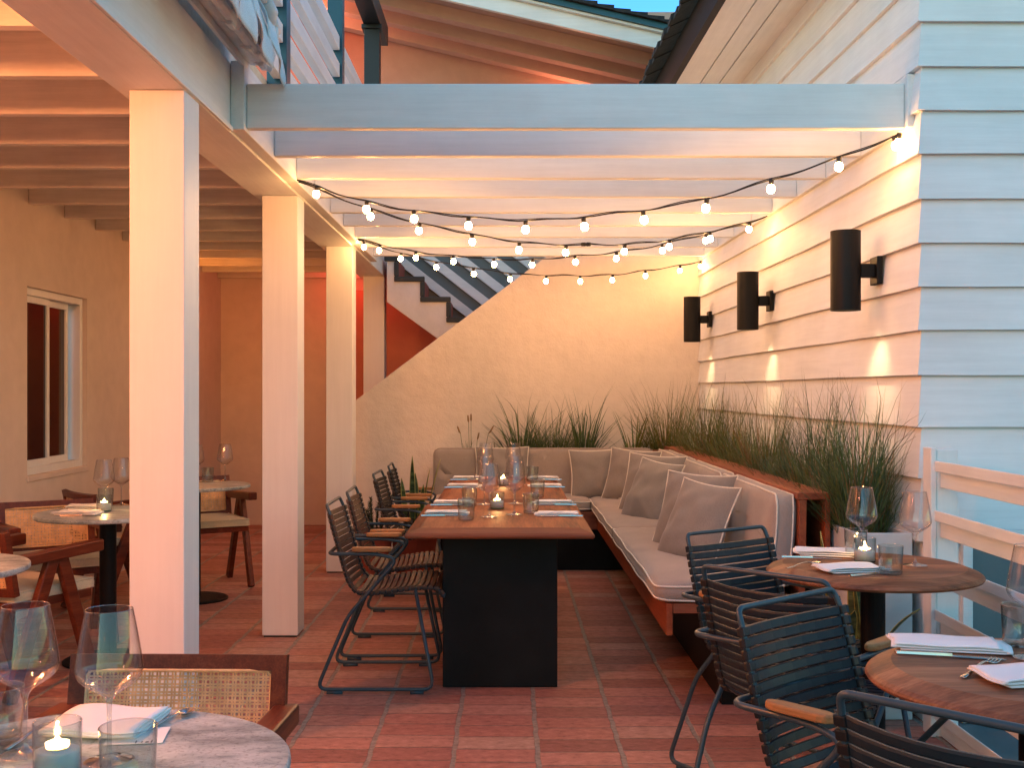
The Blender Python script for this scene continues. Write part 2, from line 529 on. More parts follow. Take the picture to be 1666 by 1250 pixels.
    def build(s, name, mats, parent=None, smooth=False, bevel=0, loc=None, rot=None, subsurf=0, solid=0, seg=2):
        me = bpy.data.meshes.new(name)
        me.from_pydata(s.v, [], s.f)
        if not isinstance(mats, (list, tuple)):
            mats = [mats]
        for m in mats:
            me.materials.append(m)
        if len(mats) > 1:
            me.polygons.foreach_set('material_index', s.mi)
        if smooth:
            me.polygons.foreach_set('use_smooth', [True] * len(me.polygons))
        me.update()
        o = bpy.data.objects.new(name, me)
        C.objects.link(o)
        if parent:
            o.parent = parent
        if loc:
            o.location = loc
        if rot:
            o.rotation_euler = rot
        if solid:
            md = o.modifiers.new('solid', 'SOLIDIFY')
            md.thickness = solid
            md.offset = 0
        if bevel:
            md = o.modifiers.new('bevel', 'BEVEL')
            md.width = bevel
            md.segments = seg
            md.limit_method = 'ANGLE'
            md.angle_limit = R(35)
            md.harden_normals = False
        if subsurf:
            md = o.modifiers.new('sub', 'SUBSURF')
            md.levels = subsurf
            md.render_levels = subsurf
        return o

def tag(o, label=None, cat=None, group=None, kind=None):
    if label: o['label'] = label
    if cat: o['category'] = cat
    if group: o['group'] = group
    if kind: o['kind'] = kind
    return o

def thing(name, label, cat, loc=(0, 0, 0), rotz=0, group=None):
    o = bpy.data.objects.new(name, None)
    C.objects.link(o)
    o.empty_display_size = 0.1
    o.location = loc
    o.rotation_euler = (0, 0, rotz)
    return tag(o, label, cat, group)

KIDS = {}
def dup(root, loc, rotz, label=None, group=None, swap=None):
    def cp(o, parent):
        c = o.copy()
        C.objects.link(c)
        if parent:
            c.parent = parent
        for ch in list(o.children):
            cp(ch, c)
        return c
    r = cp(root, None)
    r.location = loc
    r.rotation_euler = (0, 0, rotz)
    if label: r['label'] = label
    if group: r['group'] = group
    return r

def smooth_path(pts, n=5):
    pts = [Vector(p) for p in pts]
    out = []
    for i in range(len(pts) - 1):
        p0 = pts[max(i - 1, 0)]; p1 = pts[i]; p2 = pts[i + 1]; p3 = pts[min(i + 2, len(pts) - 1)]
        for k in range(n):
            t = k / n
            out.append(0.5 * ((2 * p1) + (-p0 + p2) * t + (2 * p0 - 5 * p1 + 4 * p2 - p3) * t * t + (-p0 + 3 * p1 - 3 * p2 + p3) * t ** 3))
    out.append(pts[-1])
    return out

def round_path(pts, r=0.03, n=5):
    pts = [Vector(p) for p in pts]
    out = [pts[0]]
    for i in range(1, len(pts) - 1):
        a, b, c = pts[i - 1], pts[i], pts[i + 1]
        d1, d2 = (a - b), (c - b)
        rr = min(r, d1.length * 0.45, d2.length * 0.45)
        s, e = b + d1.normalized() * rr, b + d2.normalized() * rr
        for k in range(n + 1):
            t = k / n
            out.append((1 - t) ** 2 * s + 2 * t * (1 - t) * b + t * t * e)
    out.append(pts[-1])
    return out

# ================================================================== SETTING
def WX(y):                      # face of the clapboard side wall
    return 1.690 - 0.0130 * (y - 4.63)
YC = 4.63                       # its near corner
YW = 9.55                       # face of the stucco wall under the stairs

b = MB()
b.box(-400, 400, -400, 400, -0.3, -0.02)
tag(b.build('ground', M['soil']), kind='structure')
b = MB()
b.box(-2.87, 1.70, -3.0, 11.6, -0.015, 0.0)
tag(b.build('floor', M['floor']), kind='structure')
b = MB()
b.box(1.70, 6.0, -3.0, 11.6, -0.018, -0.004)
tag(b.build('pavement', M['grey_panel']), kind='structure')

# ------------------------------------------------------------------ the house with the porch
house = thing('porch_house', 'white stucco house with lit orange porch, square posts and balcony above', 'house', (0, 0, 0))
PX0, PX1 = -1.336, -1.141
wy0, wy1, wz0, wz1 = 6.80, 7.77, 0.834, 1.975
b = MB()                       # left wall with a window opening
xl, xr = -3.07, -2.87
b.box(xl, xr, -3.0, wy0, 0, 2.66)
b.box(xl, xr, wy1, 11.4, 0, 2.66)
b.box(xl, xr, wy0, wy1, 0, wz0)
b.box(xl, xr, wy0, wy1, wz1, 2.66)
b.build('wall', M['stucco_porch'], house)
b = MB()
b.box(-3.07, 2.6, 11.4, 11.6, 0, 2.72)
b.build('wall', M['stucco_porch'], house)
b = MB()                        # plain room behind the window
b.box(-3.9, -3.85, 6.0, 8.6, 0.0, 2.4)
b.build('room_wall', M['mahogany'], house)
# window
wf = MB()
fx0, fx1 = -2.985, -2.90
t = 0.045
wf.box(fx0, fx1, wy0, wy1, wz0, wz0 + t)
wf.box(fx0, fx1, wy0, wy1, wz1 - t, wz1)
wf.box(fx0, fx1, wy0, wy0 + t, wz0 + t, wz1 - t)
wf.box(fx0, fx1, wy1 - t, wy1, wz0 + t, wz1 - t)
win = wf.build('window', M['white_z'], house, bevel=0.003)
for (a0, a1, dx) in ((wy0 + t, 7.27, 0.0), (7.23, 7.70 - t, -0.03)):
    s = MB()
    q = 0.042
    x0, x1 = fx0 + 0.035 + dx, fx0 + 0.06 + dx
    s.box(x0, x1, a0, a1, wz0 + t, wz0 + t + q)
    s.box(x0, x1, a0, a1, wz1 - t - q, wz1 - t)
    s.box(x0, x1, a0, a0 + q * .7, wz0 + t + q, wz1 - t - q)
    s.box(x0, x1, a1 - q, a1, wz0 + t + q, wz1 - t - q)
    s.build('sash', M['white_z'], win, bevel=0.002)
    g = MB()
    g.box(x0 + 0.008, x0 + 0.014, a0 + q * .7, a1 - q, wz0 + t + q, wz1 - t - q)
    g.build('pane', M['window_glass'], win)
s = MB()
s.box(-2.90, -2.86, wy0 - 0.01, wy1 + 0.01, wz0 - 0.035, wz0 - 0.002)
s.build('sill', M['stucco_porch'], win, bevel=0.004)

# posts
for i, py in enumerate((1.84, 4.02, 6.20, 8.39, 10.57)):
    b = MB()
    b.box(PX0, PX1, py, py + 0.195, 0.010, 2.413)
    po = b.build('post', M['white_z'], house, bevel=0.004)
    b = MB()
    b.box(PX0 + .008, PX1 - .008, py + .008, py + .187, 0.0, 0.0095)
    b.build('post_shadow_gap', M['black_wood'], po)  # dark inset block drawn as the shadow gap below the post
# header beam
b = MB()
b.box(-1.385, -1.141, -3.0, 11.4, 2.414, 2.70)
b.build('header_beam', M['white_y'], house, bevel=0.004)
b = MB()
b.box(-1.139, -1.128, -3.0, 4.686, 2.416, 2.436)
b.build('header_trim', M['white_y'], house, bevel=0.002)
# joists and ceiling boards
k = 0
y = 4.04 - 0.555 * 9
while y < 11.3:
    b = MB()
    b.box(-2.868, -1.386, y, y + 0.05, 2.467, 2.643)
    b.build('joist', M['rough_x'], house, bevel=0.003)
    y += 0.555
b = MB()
b.box(-3.07, -1.386, -3.0, 11.6, 2.644, 2.70)
b.build('ceiling', M['rough_x'], house)
# upper deck and balcony
b = MB()
b.box(-3.07, -1.20, -3.0, 11.6, 2.702, 2.78)
b.build('balcony_floor', M['rough_x'], house)
b = MB()
b.box(-1.199, -1.17, -3.0, 11.4, 2.702, 2.86)
b.build('balcony_fascia', M['rough_x'], house, bevel=0.004)
post_ys = [1.75, 3.65, 5.53, 7.40, 9.25]
rail = MB()
rail.box(-1.155, -1.136, 1.8, 9.24, 3.66, 3.69)
bal = rail.build('balcony_railing', M['teal'], house, bevel=0.003)
for py in post_ys[:-1]:
    rail = MB()
    rail.box(-1.17, -1.072, py, py + 0.1, 2.702, 4.1)
    rail.build('post', M['teal'], bal, bevel=0.003)
for i in range(len(post_ys) - 1):
    a0 = post_ys[i] + 0.1 if i == 3 else post_ys[i] + 0.06
    a1 = post_ys[i + 1] - 0.01 if i < 3 else 9.24
    for kz in range(5):
        z = 2.863 + 0.175 * kz
        s = MB()
        s.box(-1.135, -1.088, a0 + (0.002 if i != 3 else 0), a1, z, z + 0.09)
        if i < 3 and False:
            pass
        s.build('slat', M['white_y'], bal, bevel=0.003)
b = MB()
b.box(-1.165, -1.04, 9.26, 9.385, 2.702, 4.30)
b.box(-1.185, -1.02, 9.24, 9.405, 4.30, 4.335)
b.build('balcony_column', M['black_wood'], house, bevel=0.003)
b = MB()
b.box(-1.17, -1.03, 3.0, 9.85, 4.337, 4.50)
b.build('eave_beam', M['black_wood'], house, bevel=0.004)
# balcony back wall
b = MB()
b.box(-2.9, -1.42, 11.85, 12.0, 2.75, 5.6)
b.build('balcony_wall', M['coral'], house)
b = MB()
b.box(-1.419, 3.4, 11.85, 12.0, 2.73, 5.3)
b.build('gable_wall', M['gable_lit'], house)

# gable roof whose verge faces the court
roof = MB()
def zr(x): return 4.70 - 0.229 * (x + 0.178)
def slope_slab(mb, x0, x1, y0, y1, dz0, dz1):
    mb.hexa([(x0, y0, zr(x0) + dz0), (x1, y0, zr(x1) + dz0), (x1, y1, zr(x1) + dz0), (x0, y1, zr(x0) + dz0),
             (x0, y0, zr(x0) + dz1), (x1, y0, zr(x1) + dz1), (x1, y1, zr(x1) + dz1), (x0, y1, zr(x0) + dz1)])
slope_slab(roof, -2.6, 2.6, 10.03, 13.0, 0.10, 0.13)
rf = roof.build('roof', M['gable_lit'], house)
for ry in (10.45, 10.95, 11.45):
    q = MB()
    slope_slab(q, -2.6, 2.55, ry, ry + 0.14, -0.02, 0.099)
    q.build('rafter', M['gable_lit'], rf, bevel=0.003)
q = MB()
slope_slab(q, -2.6, 2.6, 9.98, 10.028, 0.0, 0.13)
q.build('verge_board', M['white_x'], rf, bevel=0.003)
q = MB()
slope_slab(q, -2.6, 2.62, 9.90, 9.978, 0.155, 0.205)
q.build('verge_trim', M['teal'], rf)
q = MB()
slope_slab(q, -2.6, 2.62, 9.93, 13.0, 0.132, 0.153)
q.build('roof_deck', M['white_x'], rf)
q = MB()
x = -2.6
random.seed(3)
while x < 2.6:
    w = 0.145
    for yy in [9.86 + 0.25 * j for j in range(12)]:
        jt = random.uniform(-0.008, 0.012)
        x1 = min(x + w, 2.63)
        q.hexa([(x, yy + jt, zr(x) + 0.207), (x1 + .05, yy + jt, zr(x1 + .05) + 0.207), (x1 + .05, yy + 0.246, zr(x1 + .05) + 0.207), (x, yy + 0.246, zr(x) + 0.207),
                (x, yy + jt, zr(x) + 0.222), (x1 + .05, yy + jt, zr(x1 + .05) + 0.252), (x1 + .05, yy + 0.246, zr(x1 + .05) + 0.252), (x, yy + 0.246, zr(x) + 0.222)])
    x += w
q.build('shingles', M['shingle'], rf)

# ------------------------------------------------------------------ pergola
perg = thing('pergola', 'white painted pergola of nine wide cross beams over the dining court', 'pergola', (0, 0, 0))
for i in range(9):
    by = 4.73 + 0.5585 * i
    b = MB()
    b.box(-1.083, WX(by) - 0.035, by, by + 0.05, 2.44, 2.626)
    b.build('beam', M['white_x'], perg, bevel=0.004)
b = MB()
b.box(-1.140, -1.084, 4.687, 9.50, 2.425, 2.71)
b.build('ledger', M['white_y'], perg, bevel=0.003)
b = MB()
b.hexa([(WX(4.7) - 0.034, 4.70, 2.44), (WX(4.7) - 0.003, 4.70, 2.44), (WX(9.5) - 0.003, 9.5, 2.44), (WX(9.5) - 0.034, 9.5, 2.44),
        (WX(4.7) - 0.034, 4.70, 2.66), (WX(4.7) - 0.003, 4.70, 2.66), (WX(9.5) - 0.003, 9.5, 2.66), (WX(9.5) - 0.034, 9.5, 2.66)])
b.build('ledger', M['white_y'], perg, bevel=0.003)
for i in range(9):
    by = 4.73 + 0.5585 * i
    b = MB()
    x1 = WX(by) - 0.036
    b.box(x1 - 0.05, x1 - 0.001, by + 0.052, by + 0.066, 2.445, 2.62)
    b.build('bracket', M['white_x'], perg, bevel=0.002)

# ------------------------------------------------------------------ clapboard house on the right
clap = thing('clapboard_house', 'white clapboard house with dark eave lining the right side of the court', 'house', (0, 0, 0))
zs = [0.786, 0.992, 1.199, 1.411, 1.5935, 1.770, 1.948, 2.126, 2.309, 2.487, 2.665, 2.847, 3.03, 3.21, 3.39, 3.57]
OUT, INN = 0.026, 0.004
OUT, INN = 0.026, 0.004
def boards(mb, length, place, seed):
    rnd = random.Random(seed)
    for i in range(len(zs) - 1):
        z0, z1 = zs[i], zs[i + 1]
        n = max(4, int(length / .22))
        ph = rnd.uniform(0, 9)
        jo = sorted(rnd.uniform(.6, length - .6) for _ in range(1))
        cuts = sorted([length * j / n for j in range(n + 1)] + [jo[0] - .0012, jo[0] + .0012])
        def off(t):
            return OUT + (.0022 * math.sin(t * 2.1 + ph) + .0015 * math.sin(t * 6.3 + 2 * ph)) * min(1, t * 3)
        def zz(t):
            return z0 + (.0016 * math.sin(t * 1.7 + ph * 1.3) + .0009 * math.sin(t * 7 + ph)) * min(1, t * 3)
        for t0, t1 in zip(cuts[:-1], cuts[1:]):
            d = .006 if abs(t0 - (jo[0] - .0012)) < 1e-6 else 0
            mb.add([place(t0, off(t0) - d, zz(t0)), place(t0, INN - d * .6, z1 + .004), place(t1, INN - d * .6, z1 + .004), place(t1, off(t1) - d, zz(t1))], [(0, 1, 2, 3)])
            mb.add([place(t0, off(t0), zz(t0)), place(t1, off(t1), zz(t1)), place(t1, -.02, zz(t1)), place(t0, -.02, zz(t0))], [(0, 1, 2, 3)])
b = MB()
boards(b, YW + .1 - YC, lambda t, o, z: (WX(YC + t) - o, YC + t - (o if t == 0 else 0), z), 3)
b.build('side_wall', M['clap_y'], clap)
b = MB()
boards(b, 2.9, lambda t, o, z: (WX(YC) + t - (o if t == 0 else 0), YC - o, z), 8)
b.build('front_wall', M['clap_x'], clap)
b = MB()                        # solid core and footing
b.hexa([(WX(YC) + 0.004, YC + 0.004, 0), (4.6, YC + 0.004, 0), (4.6, 9.9, 0), (WX(9.9) + 0.004, 9.9, 0),
        (WX(YC) + 0.004, YC + 0.004, 3.57), (4.6, YC + 0.004, 3.57), (4.6, 9.9, 3.57), (WX(9.9) + 0.004, 9.9, 3.57)])
b.build('footing', M['stucco_w'], clap)
b = MB()
b.box(WX(YC) - 0.03, 1.84, YC - 0.035, YC + 0.002, 0.735, 0.783)
b.hexa([(WX(YC) - 0.033, YC, 0.735), (WX(YC) + 0.003, YC, 0.735), (WX(9.5) + 0.003, 9.5, 0.735), (WX(9.5) - 0.033, 9.5, 0.735),
        (WX(YC) - 0.033, YC, 0.783), (WX(YC) + 0.003, YC, 0.783), (WX(9.5) + 0.003, 9.5, 0.783), (WX(9.5) - 0.033, 9.5, 0.783)])
b.build('drip_sill', M['white_x'], clap, bevel=0.004)
b = MB()
b.box(1.845, 1.885, YC - 0.03, YC + 0.002, 0, 0.75)
b.box(1.845, 4.6, YC - 0.032, YC + 0.002, 0.752, 0.784)
b.build('hatch_frame', M['clap_x'], clap, bevel=0.002)
b = MB()
b.box(1.886, 4.6, YC - 0.012, YC + 0.002, 0, 0.75)
b.build('hatch_panel', M['grey_panel'], clap)
# eave: soffit boards, fascia, shingles
b = MB()
def eave_strip(mb, xa, xb, z0, z1, y0=4.3, y1=10.6):
    k = -0.013
    mb.hexa([(xa, y0, z0), (xb, y0, z0), (xb + k * (y1 - y0), y1, z0), (xa + k * (y1 - y0), y1, z0),
             (xa, y0, z1), (xb, y0, z1), (xb + k * (y1 - y0), y1, z1), (xa + k * (y1 - y0), y1, z1)])
eave_strip(b, 1.225, 1.395, 3.50, 3.52)
eave_strip(b, 1.403, 1.528, 3.50, 3.52)
eave_strip(b, 1.536, 1.71, 3.50, 3.52)
ev = b.build('soffit', M['white_y'], clap, bevel=0.002)
b = MB()
eave_strip(b, 1.18, 1.224, 3.49, 3.69)
b.build('fascia', M['fascia_dark'], clap)
b = MB()
random.seed(5)
y = 4.2
while y < 10.7:
    x = 1.08 - 0.013 * (y - 4.3)
    j = random.uniform(-0.012, 0.012)
    b.hexa([(x + j, y, 3.692), (4.8, y, 5.4), (4.8, y + 0.14, 5.4), (x + j, y + 0.14, 3.692),
            (x + j, y, 3.73), (4.8, y, 5.46), (4.8, y + 0.14, 5.43), (x + j, y + 0.14, 3.715)])
    y += 0.142
b.build('shingle_roof', M['shingle'], clap)

# ------------------------------------------------------------------ diagonal stucco wall beneath the stairs
b = MB()
dz = lambda x: 1.30 + (x + 1.228) * 0.757
poly = [(-1.30, 0.0), (1.66, 0.0), (1.66, dz(0.9)), (0.9, dz(0.9)), (-1.30, dz(-1.30))]
poly[2] = (1.66, 2.90); poly[3] = ((2.90 - 1.30) / 0.757 - 1.228, 2.90)
b.prism(poly, YW, YW + 0.14, 'Y')
o = b.build('stucco_wall', M['stucco'], bevel=0.006)
tag(o, 'cream stucco wall with sloping top closing the far end of the court', 'wall')

# ------------------------------------------------------------------ staircase behind it
st = thing('staircase', 'outdoor staircase with charcoal edged steps behind the sloping stucco wall', 'staircase', (0, 0, 0))
x0s, z0s = -1.10, 2.56
rise, run = 0.186, 0.238
pts_top = []
x, z = x0s, z0s
for i in range(9):
    pts_top.append((x, z)); 
    x += run if i else 0.09
    pts_top.append((x, z)); z -= rise
xe, ze = x, z + rise
low = [(xe, ze - 0.36), (x0s, z0s - 0.40)]
b = MB()
b.prism(pts_top + low, 10.40, 10.46, 'Y')
b.build('stringer', M['stucco_w'], st, bevel=0.004)
b = MB()
x, z = x0s, z0s
first = True
for i in range(9):
    xn = x + (run if i else 0.09)
    b.box(x - 0.022, xn + 0.02, 10.375, 10.399, z - 0.03, z + 0.018)
    b.box(xn - 0.022, xn + 0.02, 10.377, 10.397, z - rise + 0.019, z - 0.031)
    x = xn; z -= rise
b.build('step_edging', M['dark_step'], st, bevel=0.008)
x, z = x0s, z0s
for i in range(9):
    xn = x + (run if i else 0.09)
    q = MB()
    q.box(x, xn, 10.461, 11.20, z - 0.05, z)
    q.box(xn - 0.02, xn, 10.463, 11.199, z - rise + 0.001, z - 0.051)
    q.build('step', M['terracotta'], st)
    x = xn; z -= rise
# sloping guard boards at the far side
sl = -rise / run
gp = MB()
gp.hexa([(-1.1, 11.30, 2.35), (1.6, 11.30, 2.35 + 2.7 * sl), (1.6, 11.34, 2.35 + 2.7 * sl), (-1.1, 11.34, 2.35),
         (-1.1, 11.30, 3.6), (1.6, 11.30, 3.6 + 2.7 * sl), (1.6, 11.34, 3.6 + 2.7 * sl), (-1.1, 11.34, 3.6)])
gp.build('guard_panel', M['grey_panel'], st)
for kz in range(6):
    z = 2.62 + 0.24 * kz
    q = MB()
    q.hexa([(-1.1, 11.22, z), (1.6, 11.22, z + 2.7 * sl), (1.6, 11.28, z + 2.7 * sl), (-1.1, 11.28, z),
            (-1.1, 11.22, z + .11), (1.6, 11.22, z + .11 + 2.7 * sl), (1.6, 11.28, z + .11 + 2.7 * sl), (-1.1, 11.28, z + .11)])
    q.build('guard_board', M['white_x'], st, bevel=0.003)
# coral wall seen beneath the flight
b = MB()
b.box(-1.7, 1.6, 11.36, 11.398, 0.0, 2.35)
b.build('recess_wall', M['coral'], st)

# ------------------------------------------------------------------ white railing on the right
rl = thing('deck_railing', 'white railing of wide horizontal boards beside the round wooden tables', 'railing', (0, 0, 0))
b = MB()
b.box(1.645, 1.668, 4.415, 4.50, 0.0, 1.125)
b.box(1.669, 1.755, 4.42, 4.505, 0.0, 1.118)
b.build('post', M['white_z'], rl, bevel=0.004)
for zt in (1.075, 0.882, 0.69, 0.497, 0.30, 0.11):
    b = MB()
    b.box(1.668, 1.66, 1.0, 4.417, zt - 0.042, zt)
    b.box(1.682, 1.706, 1.0, 4.416, zt - 0.105, zt - 0.043)
    b.build('rail', M['white_y'], rl, bevel=0.003)
b = MB()
b.box(1.669, 1.755, 0.92, 1.0, 0, 1.118)
b.build('post', M['white_z'], rl, bevel=0.004)

# ------------------------------------------------------------------ assumed lamps of porch and balcony, and one added at the gable
def point(name, loc, col, e, r=0.08, parent=None):
    d = bpy.data.lights.new(name, 'POINT')
    d.energy = e
    d.color = col
    d.shadow_soft_size = r
    o = bpy.data.objects.new(name, d)
    C.objects.link(o)
    o.location = loc
    if parent: o.parent = parent
    return o
def assumed_porch_lamp(loc, col, e, label):  # no fixture is visible; these lamps are assumed from the porch light
    t = thing('assumed_ceiling_lamp', label, 'lamp', loc, 0, 'assumed porch ceiling lamps')
    b = MB()
    b.lathe([(0.0, 0.0), (0.075, 0.0), (0.075, -0.03), (0.0, -0.03)], seg=20)
    b.build('lamp_mount', M['white_metal'], t, smooth=False)
    point('lamp_light', (0, 0, -0.16), col, e, 0.07, t)
assumed_porch_lamp((-2.3, 2.72, 2.60), (1.0, 0.32, 0.11), 48, 'assumed round ceiling lamp between porch joists near the grey stone table')  # lamp out of view, assumed from the orange glow in the porch
assumed_porch_lamp((-2.3, -.2, 2.60), (1.0, 0.36, 0.24), 6, 'assumed round ceiling lamp between porch joists at the near end of the porch')  # unseen lamp assumed for the warm light on the near post fronts
lt = thing('unseen_lamp', 'small assumed wall lamp on the porch wall hidden behind the first post', 'lamp', (-2.84, 9.75, 1.95))  # unseen lamp assumed for the orange light on the far porch wall
b = MB(); b.lathe([(.0001, -.07), (.05, -.07), (.05, .07), (.0001, .07)], seg=20)
b.build('lamp_shade', M['white_metal'], lt)
point('lamp_light', (.14, 0, .0), (1.0, 0.28, 0.04), 4.5, .07, lt)
assumed_porch_lamp((-1.52, 11.0, 2.60), (1.0, 0.08, 0.05), 1.4, 'assumed round red ceiling lamp behind the third porch post')  # hidden lamp assumed from the red glow on ceiling and back wall

lt = thing('assumed_balcony_lamp', 'small assumed ceiling lamp under the gable roof above the balcony', 'lamp', (-1.95, 10.9, 5.05))  # hidden lamp assumed from the warm light on the balcony
b = MB(); b.lathe([(.0001, 0), (.06, 0), (.06, -.03), (.0001, -.03)], seg=20)
b.build('lamp_mount', M['white_metal'], lt)
point('lamp_light', (0, 0, -.12), (1.0, 0.30, 0.16), 7, .06, lt)
lt = thing('unseen_lamp', 'small added lamp at the gable wall hidden by the front pergola beam', 'lamp', (0.6, 11.78, 4.05))  # unseen lamp added to light the gable roof from below
b = MB(); b.lathe([(.0001, -.06), (.05, -.06), (.05, .06), (.0001, .06)], seg=20)
b.build('lamp_shade', M['white_metal'], lt)
point('lamp_light', (0, -.12, .1), (1.0, 0.33, 0.17), 4.5, .06, lt)

# ================================================================== SCONCES
def make_sconce(loc, label):
    t = thing('wall_sconce', label, 'wall lamp', loc, 0, 'black cylinder wall sconces on the clapboard wall')
    b = MB()
    r, h = 0.066, 0.178
    b.lathe([(r - 0.004, -h + 0.10), (r - 0.004, -h), (r, -h), (r, h), (r - 0.004, h), (r - 0.004, h - 0.03), (0, h - 0.03)], seg=40)
    b.build('shade', M['sconce'], t, smooth=False)
    b = MB()
    b.disc(r - 0.006, -h + 0.098, seg=24, up=False)
    b.build('lamp_lens', M['lamp_face'], t)
    b = MB()
    b.box(r - 0.003, 0.125, -0.024, 0.024, -0.03, 0.03)
    b.build('arm', M['sconce'], t, bevel=0.003)
    b = MB()
    b.box(0.1245, 0.150, -0.052, 0.052, -0.062, 0.062)
    b.build('wall_plate', M['sconce'], t, bevel=0.004)
    d = bpy.data.lights.new('lamp_light', 'SPOT')
    d.energy = 2.0
    d.color = (1.0, 0.72, 0.36)
    d.spot_size = R(66)
    d.spot_blend = 0.9
    d.shadow_soft_size = 0.008
    o = bpy.data.objects.new('lamp_light', d)
    C.objects.link(o)
    o.parent = t
    o.location = (0, 0, -h + 0.03)
    o.rotation_euler = (0, R(-17), 0)
    return t
make_sconce((1.512, 5.08, 1.883), 'black cylinder wall sconce nearest the corner of the clapboard wall')
make_sconce((1.490, 7.04, 1.903), 'middle one of three black cylinder wall sconces on clapboard')
make_sconce((1.464, 9.00, 1.912), 'black cylinder wall sconce beside the stucco wall at the far end')

# ================================================================== STRING LIGHTS
def px2s(px, Y): return (px - 825) * Y / 1850
def bulb_mesh():
    b = MB()
    r = 0.0178
    prof = [(0.0001, -0.062), (r * 0.4, -0.0605), (r * 0.75, -0.056), (r * 0.97, -0.048), (r, -0.042), (r * 0.93, -0.034), (r * 0.72, -0.027), (r * 0.55, -0.022)]
    b.lathe(prof, seg=14)
    return b
def string_light(A, Bp, sag, pxs, label, plug=None):
    t = thing('string_lights', label, 'string lights', A, 0, 'strings of glowing globe bulbs under the pergola')
    A, Bp = Vector(A), Vector(Bp)
    def pos(u):
        p = A.lerp(Bp, u)
        p.z -= 4 * sag * u * (1 - u)
        p.z += 0.004 * math.sin(u * 57) + 0.003 * math.sin(u * 23 + 1)
        return p
    b = MB()
    n = 60
    b.tube([pos(i / n) - A for i in range(n + 1)], 0.0038, 6)
    b.tube([pos(i / n) - A + Vector((0, 0.003 * math.sin(i * .9), 0.004 + 0.003 * math.sin(i * 0.8))) for i in range(n + 1)], 0.0022, 5)
    b.build('cord', M['clip'], t, smooth=True)
    for px in pxs:
        lo, hi = 0.0, 1.0
        f = lambda u: pos(u).x / pos(u).y * 1850 + 825 - px
        s0 = f(0.0)
        for _ in range(40):
            m = (lo + hi) / 2
            if (f(m) > 0) == (s0 > 0): lo = m
            else: hi = m
        p = pos(lo) - A
        rx, ry = random.uniform(-.12, .12), random.uniform(-.15, .15)
        s = MB()
        s.lathe([(0.0001, 0.004), (0.0105, 0.002), (0.0115, -0.006), (0.0105, -0.012), (0.0118, -0.024), (0.0001, -0.024)], seg=12)
        so = s.build('socket', M['clip'], t, smooth=True, loc=p, rot=(rx, ry, 0))
        bb = bulb_mesh()
        bb.build('bulb', M['bulb'], so, smooth=True)
    if plug is not None:
        p = pos(plug) - A
        d = (pos(plug + .01) - pos(plug)).normalized()
        q = MB()
        q.tube([p - d * .03, p - d * .028, p - d * .006, p, p + d * .006, p + d * .028, p + d * .03], [.006, .011, .012, .008, .012, .011, .006], 10)
        q.build('plug', M['clip'], t, smooth=True)
string_light((-1.082, 5.86, 2.43), (1.642, 4.76, 2.425), 0.275, [515, 597, 673, 762, 855, 949, 1046, 1150, 1255, 1365, 1455, 1467],
             'nearest string of globe bulbs running up to the corner beam')
string_light((-1.082, 5.90, 2.43), (1.615, 7.06, 2.433), 0.25, [604, 683, 768, 845, 921, 1017, 1090, 1155, 1220],
             'second string of globe bulbs with a black plug in its cord', plug=0.57)
string_light((-1.082, 8.20, 2.44), (1.612, 7.10, 2.433), 0.20, [618, 676, 737, 803, 867, 935, 1003, 1077, 1149],
             'third string of globe bulbs back from the front pergola beam')
string_light((-1.082, 8.26, 2.44), (1.590, 9.30, 2.41), 0.185, [592, 653, 710, 770, 831, 889, 944, 997, 1050, 1107, 1140],
             'farthest string of globe bulbs close to the stucco wall')

# ================================================================== RETRACTED AWNING
aw = thing('retracted_awning', 'rolled up white canvas awning on metal bracket above the header beam', 'awning', (-1.0, 3.6, 2.75))
b = MB()
b.tube([(-0.06, -1.6, 0.02), (-0.06, 1.18, 0.02)], 0.055, 20)
b.build('roller', M['white_metal'], aw, smooth=True)
b = MB()
b.tube([(-0.01, -1.6, -0.035), (-0.01, 1.10, -0.035)], 0.022, 10)
b.box(-0.10, -0.085, -1.6, 1.2, -0.06, 0.03)
for yy in (-0.6, 0.1, 0.55, 0.85, 1.08):
    b.box(-0.085, 0.02, yy, yy + 0.02, -0.03, 0.0)
    b.box(-0.02, 0.0, yy - 0.02, yy + 0.05, -0.07, -0.02)
    b.tube([(-0.07, yy + .05, -.02), (0.01, yy + .10, -.055)], 0.012, 8)
b.build('bracket', M['white_metal'], aw, bevel=0.003)
b = MB()
fl = .30
for kf in range(9):
    ye = 1.13 - kf * fl * .97
    def vf(u, v):
        y = ye - fl * (1 - u)
        drop = .20 + .085 * u ** 1.6 - .05 * max(0, .25 - u) * 4 - .03 * max(0, u - .93) / .07
        z = .13 - v * drop
        x = .075 + .012 * math.sin(u * 5 + kf) * v + .010 * u * v - .05 * (1 - v) ** 2 + .006 * math.sin(v * 5 + u * 9 + kf)
        return (x, y + .012 * v * math.sin(kf * 2), z)
    b.grid(vf, 14, 10)
b.build('valance', M['awning'], aw, smooth=True, solid=0.004)
b = MB()
def ff(u, v):
    y = -1.6 + 2.76 * u
    a = v * 4.4 - 0.6
    rr = 0.060 + 0.006 * math.sin(u * 30 + v * 7) + 0.004 * math.sin(u * 70 + 3 * v)
    if u > 0.9: rr *= 1 + (u - .9) * 3
    return (-0.05 + rr * math.cos(a), y, 0.06 + rr * math.sin(a) - (max(0, u - .93) * 0.9))
b.grid(ff, 120, 16)
b.build('fabric_roll', M['awning'], aw, smooth=True, solid=0.004)
b = MB()
b.tube([(0.02, -1.6, 0.20), (0.035, 0.95, 0.155)], 0.021, 12)
b.tube([(0.035, 0.92, 0.155), (0.04, 1.02, 0.135), (0.035, 1.05, 0.10)], [0.028, 0.03, 0.018], 12)
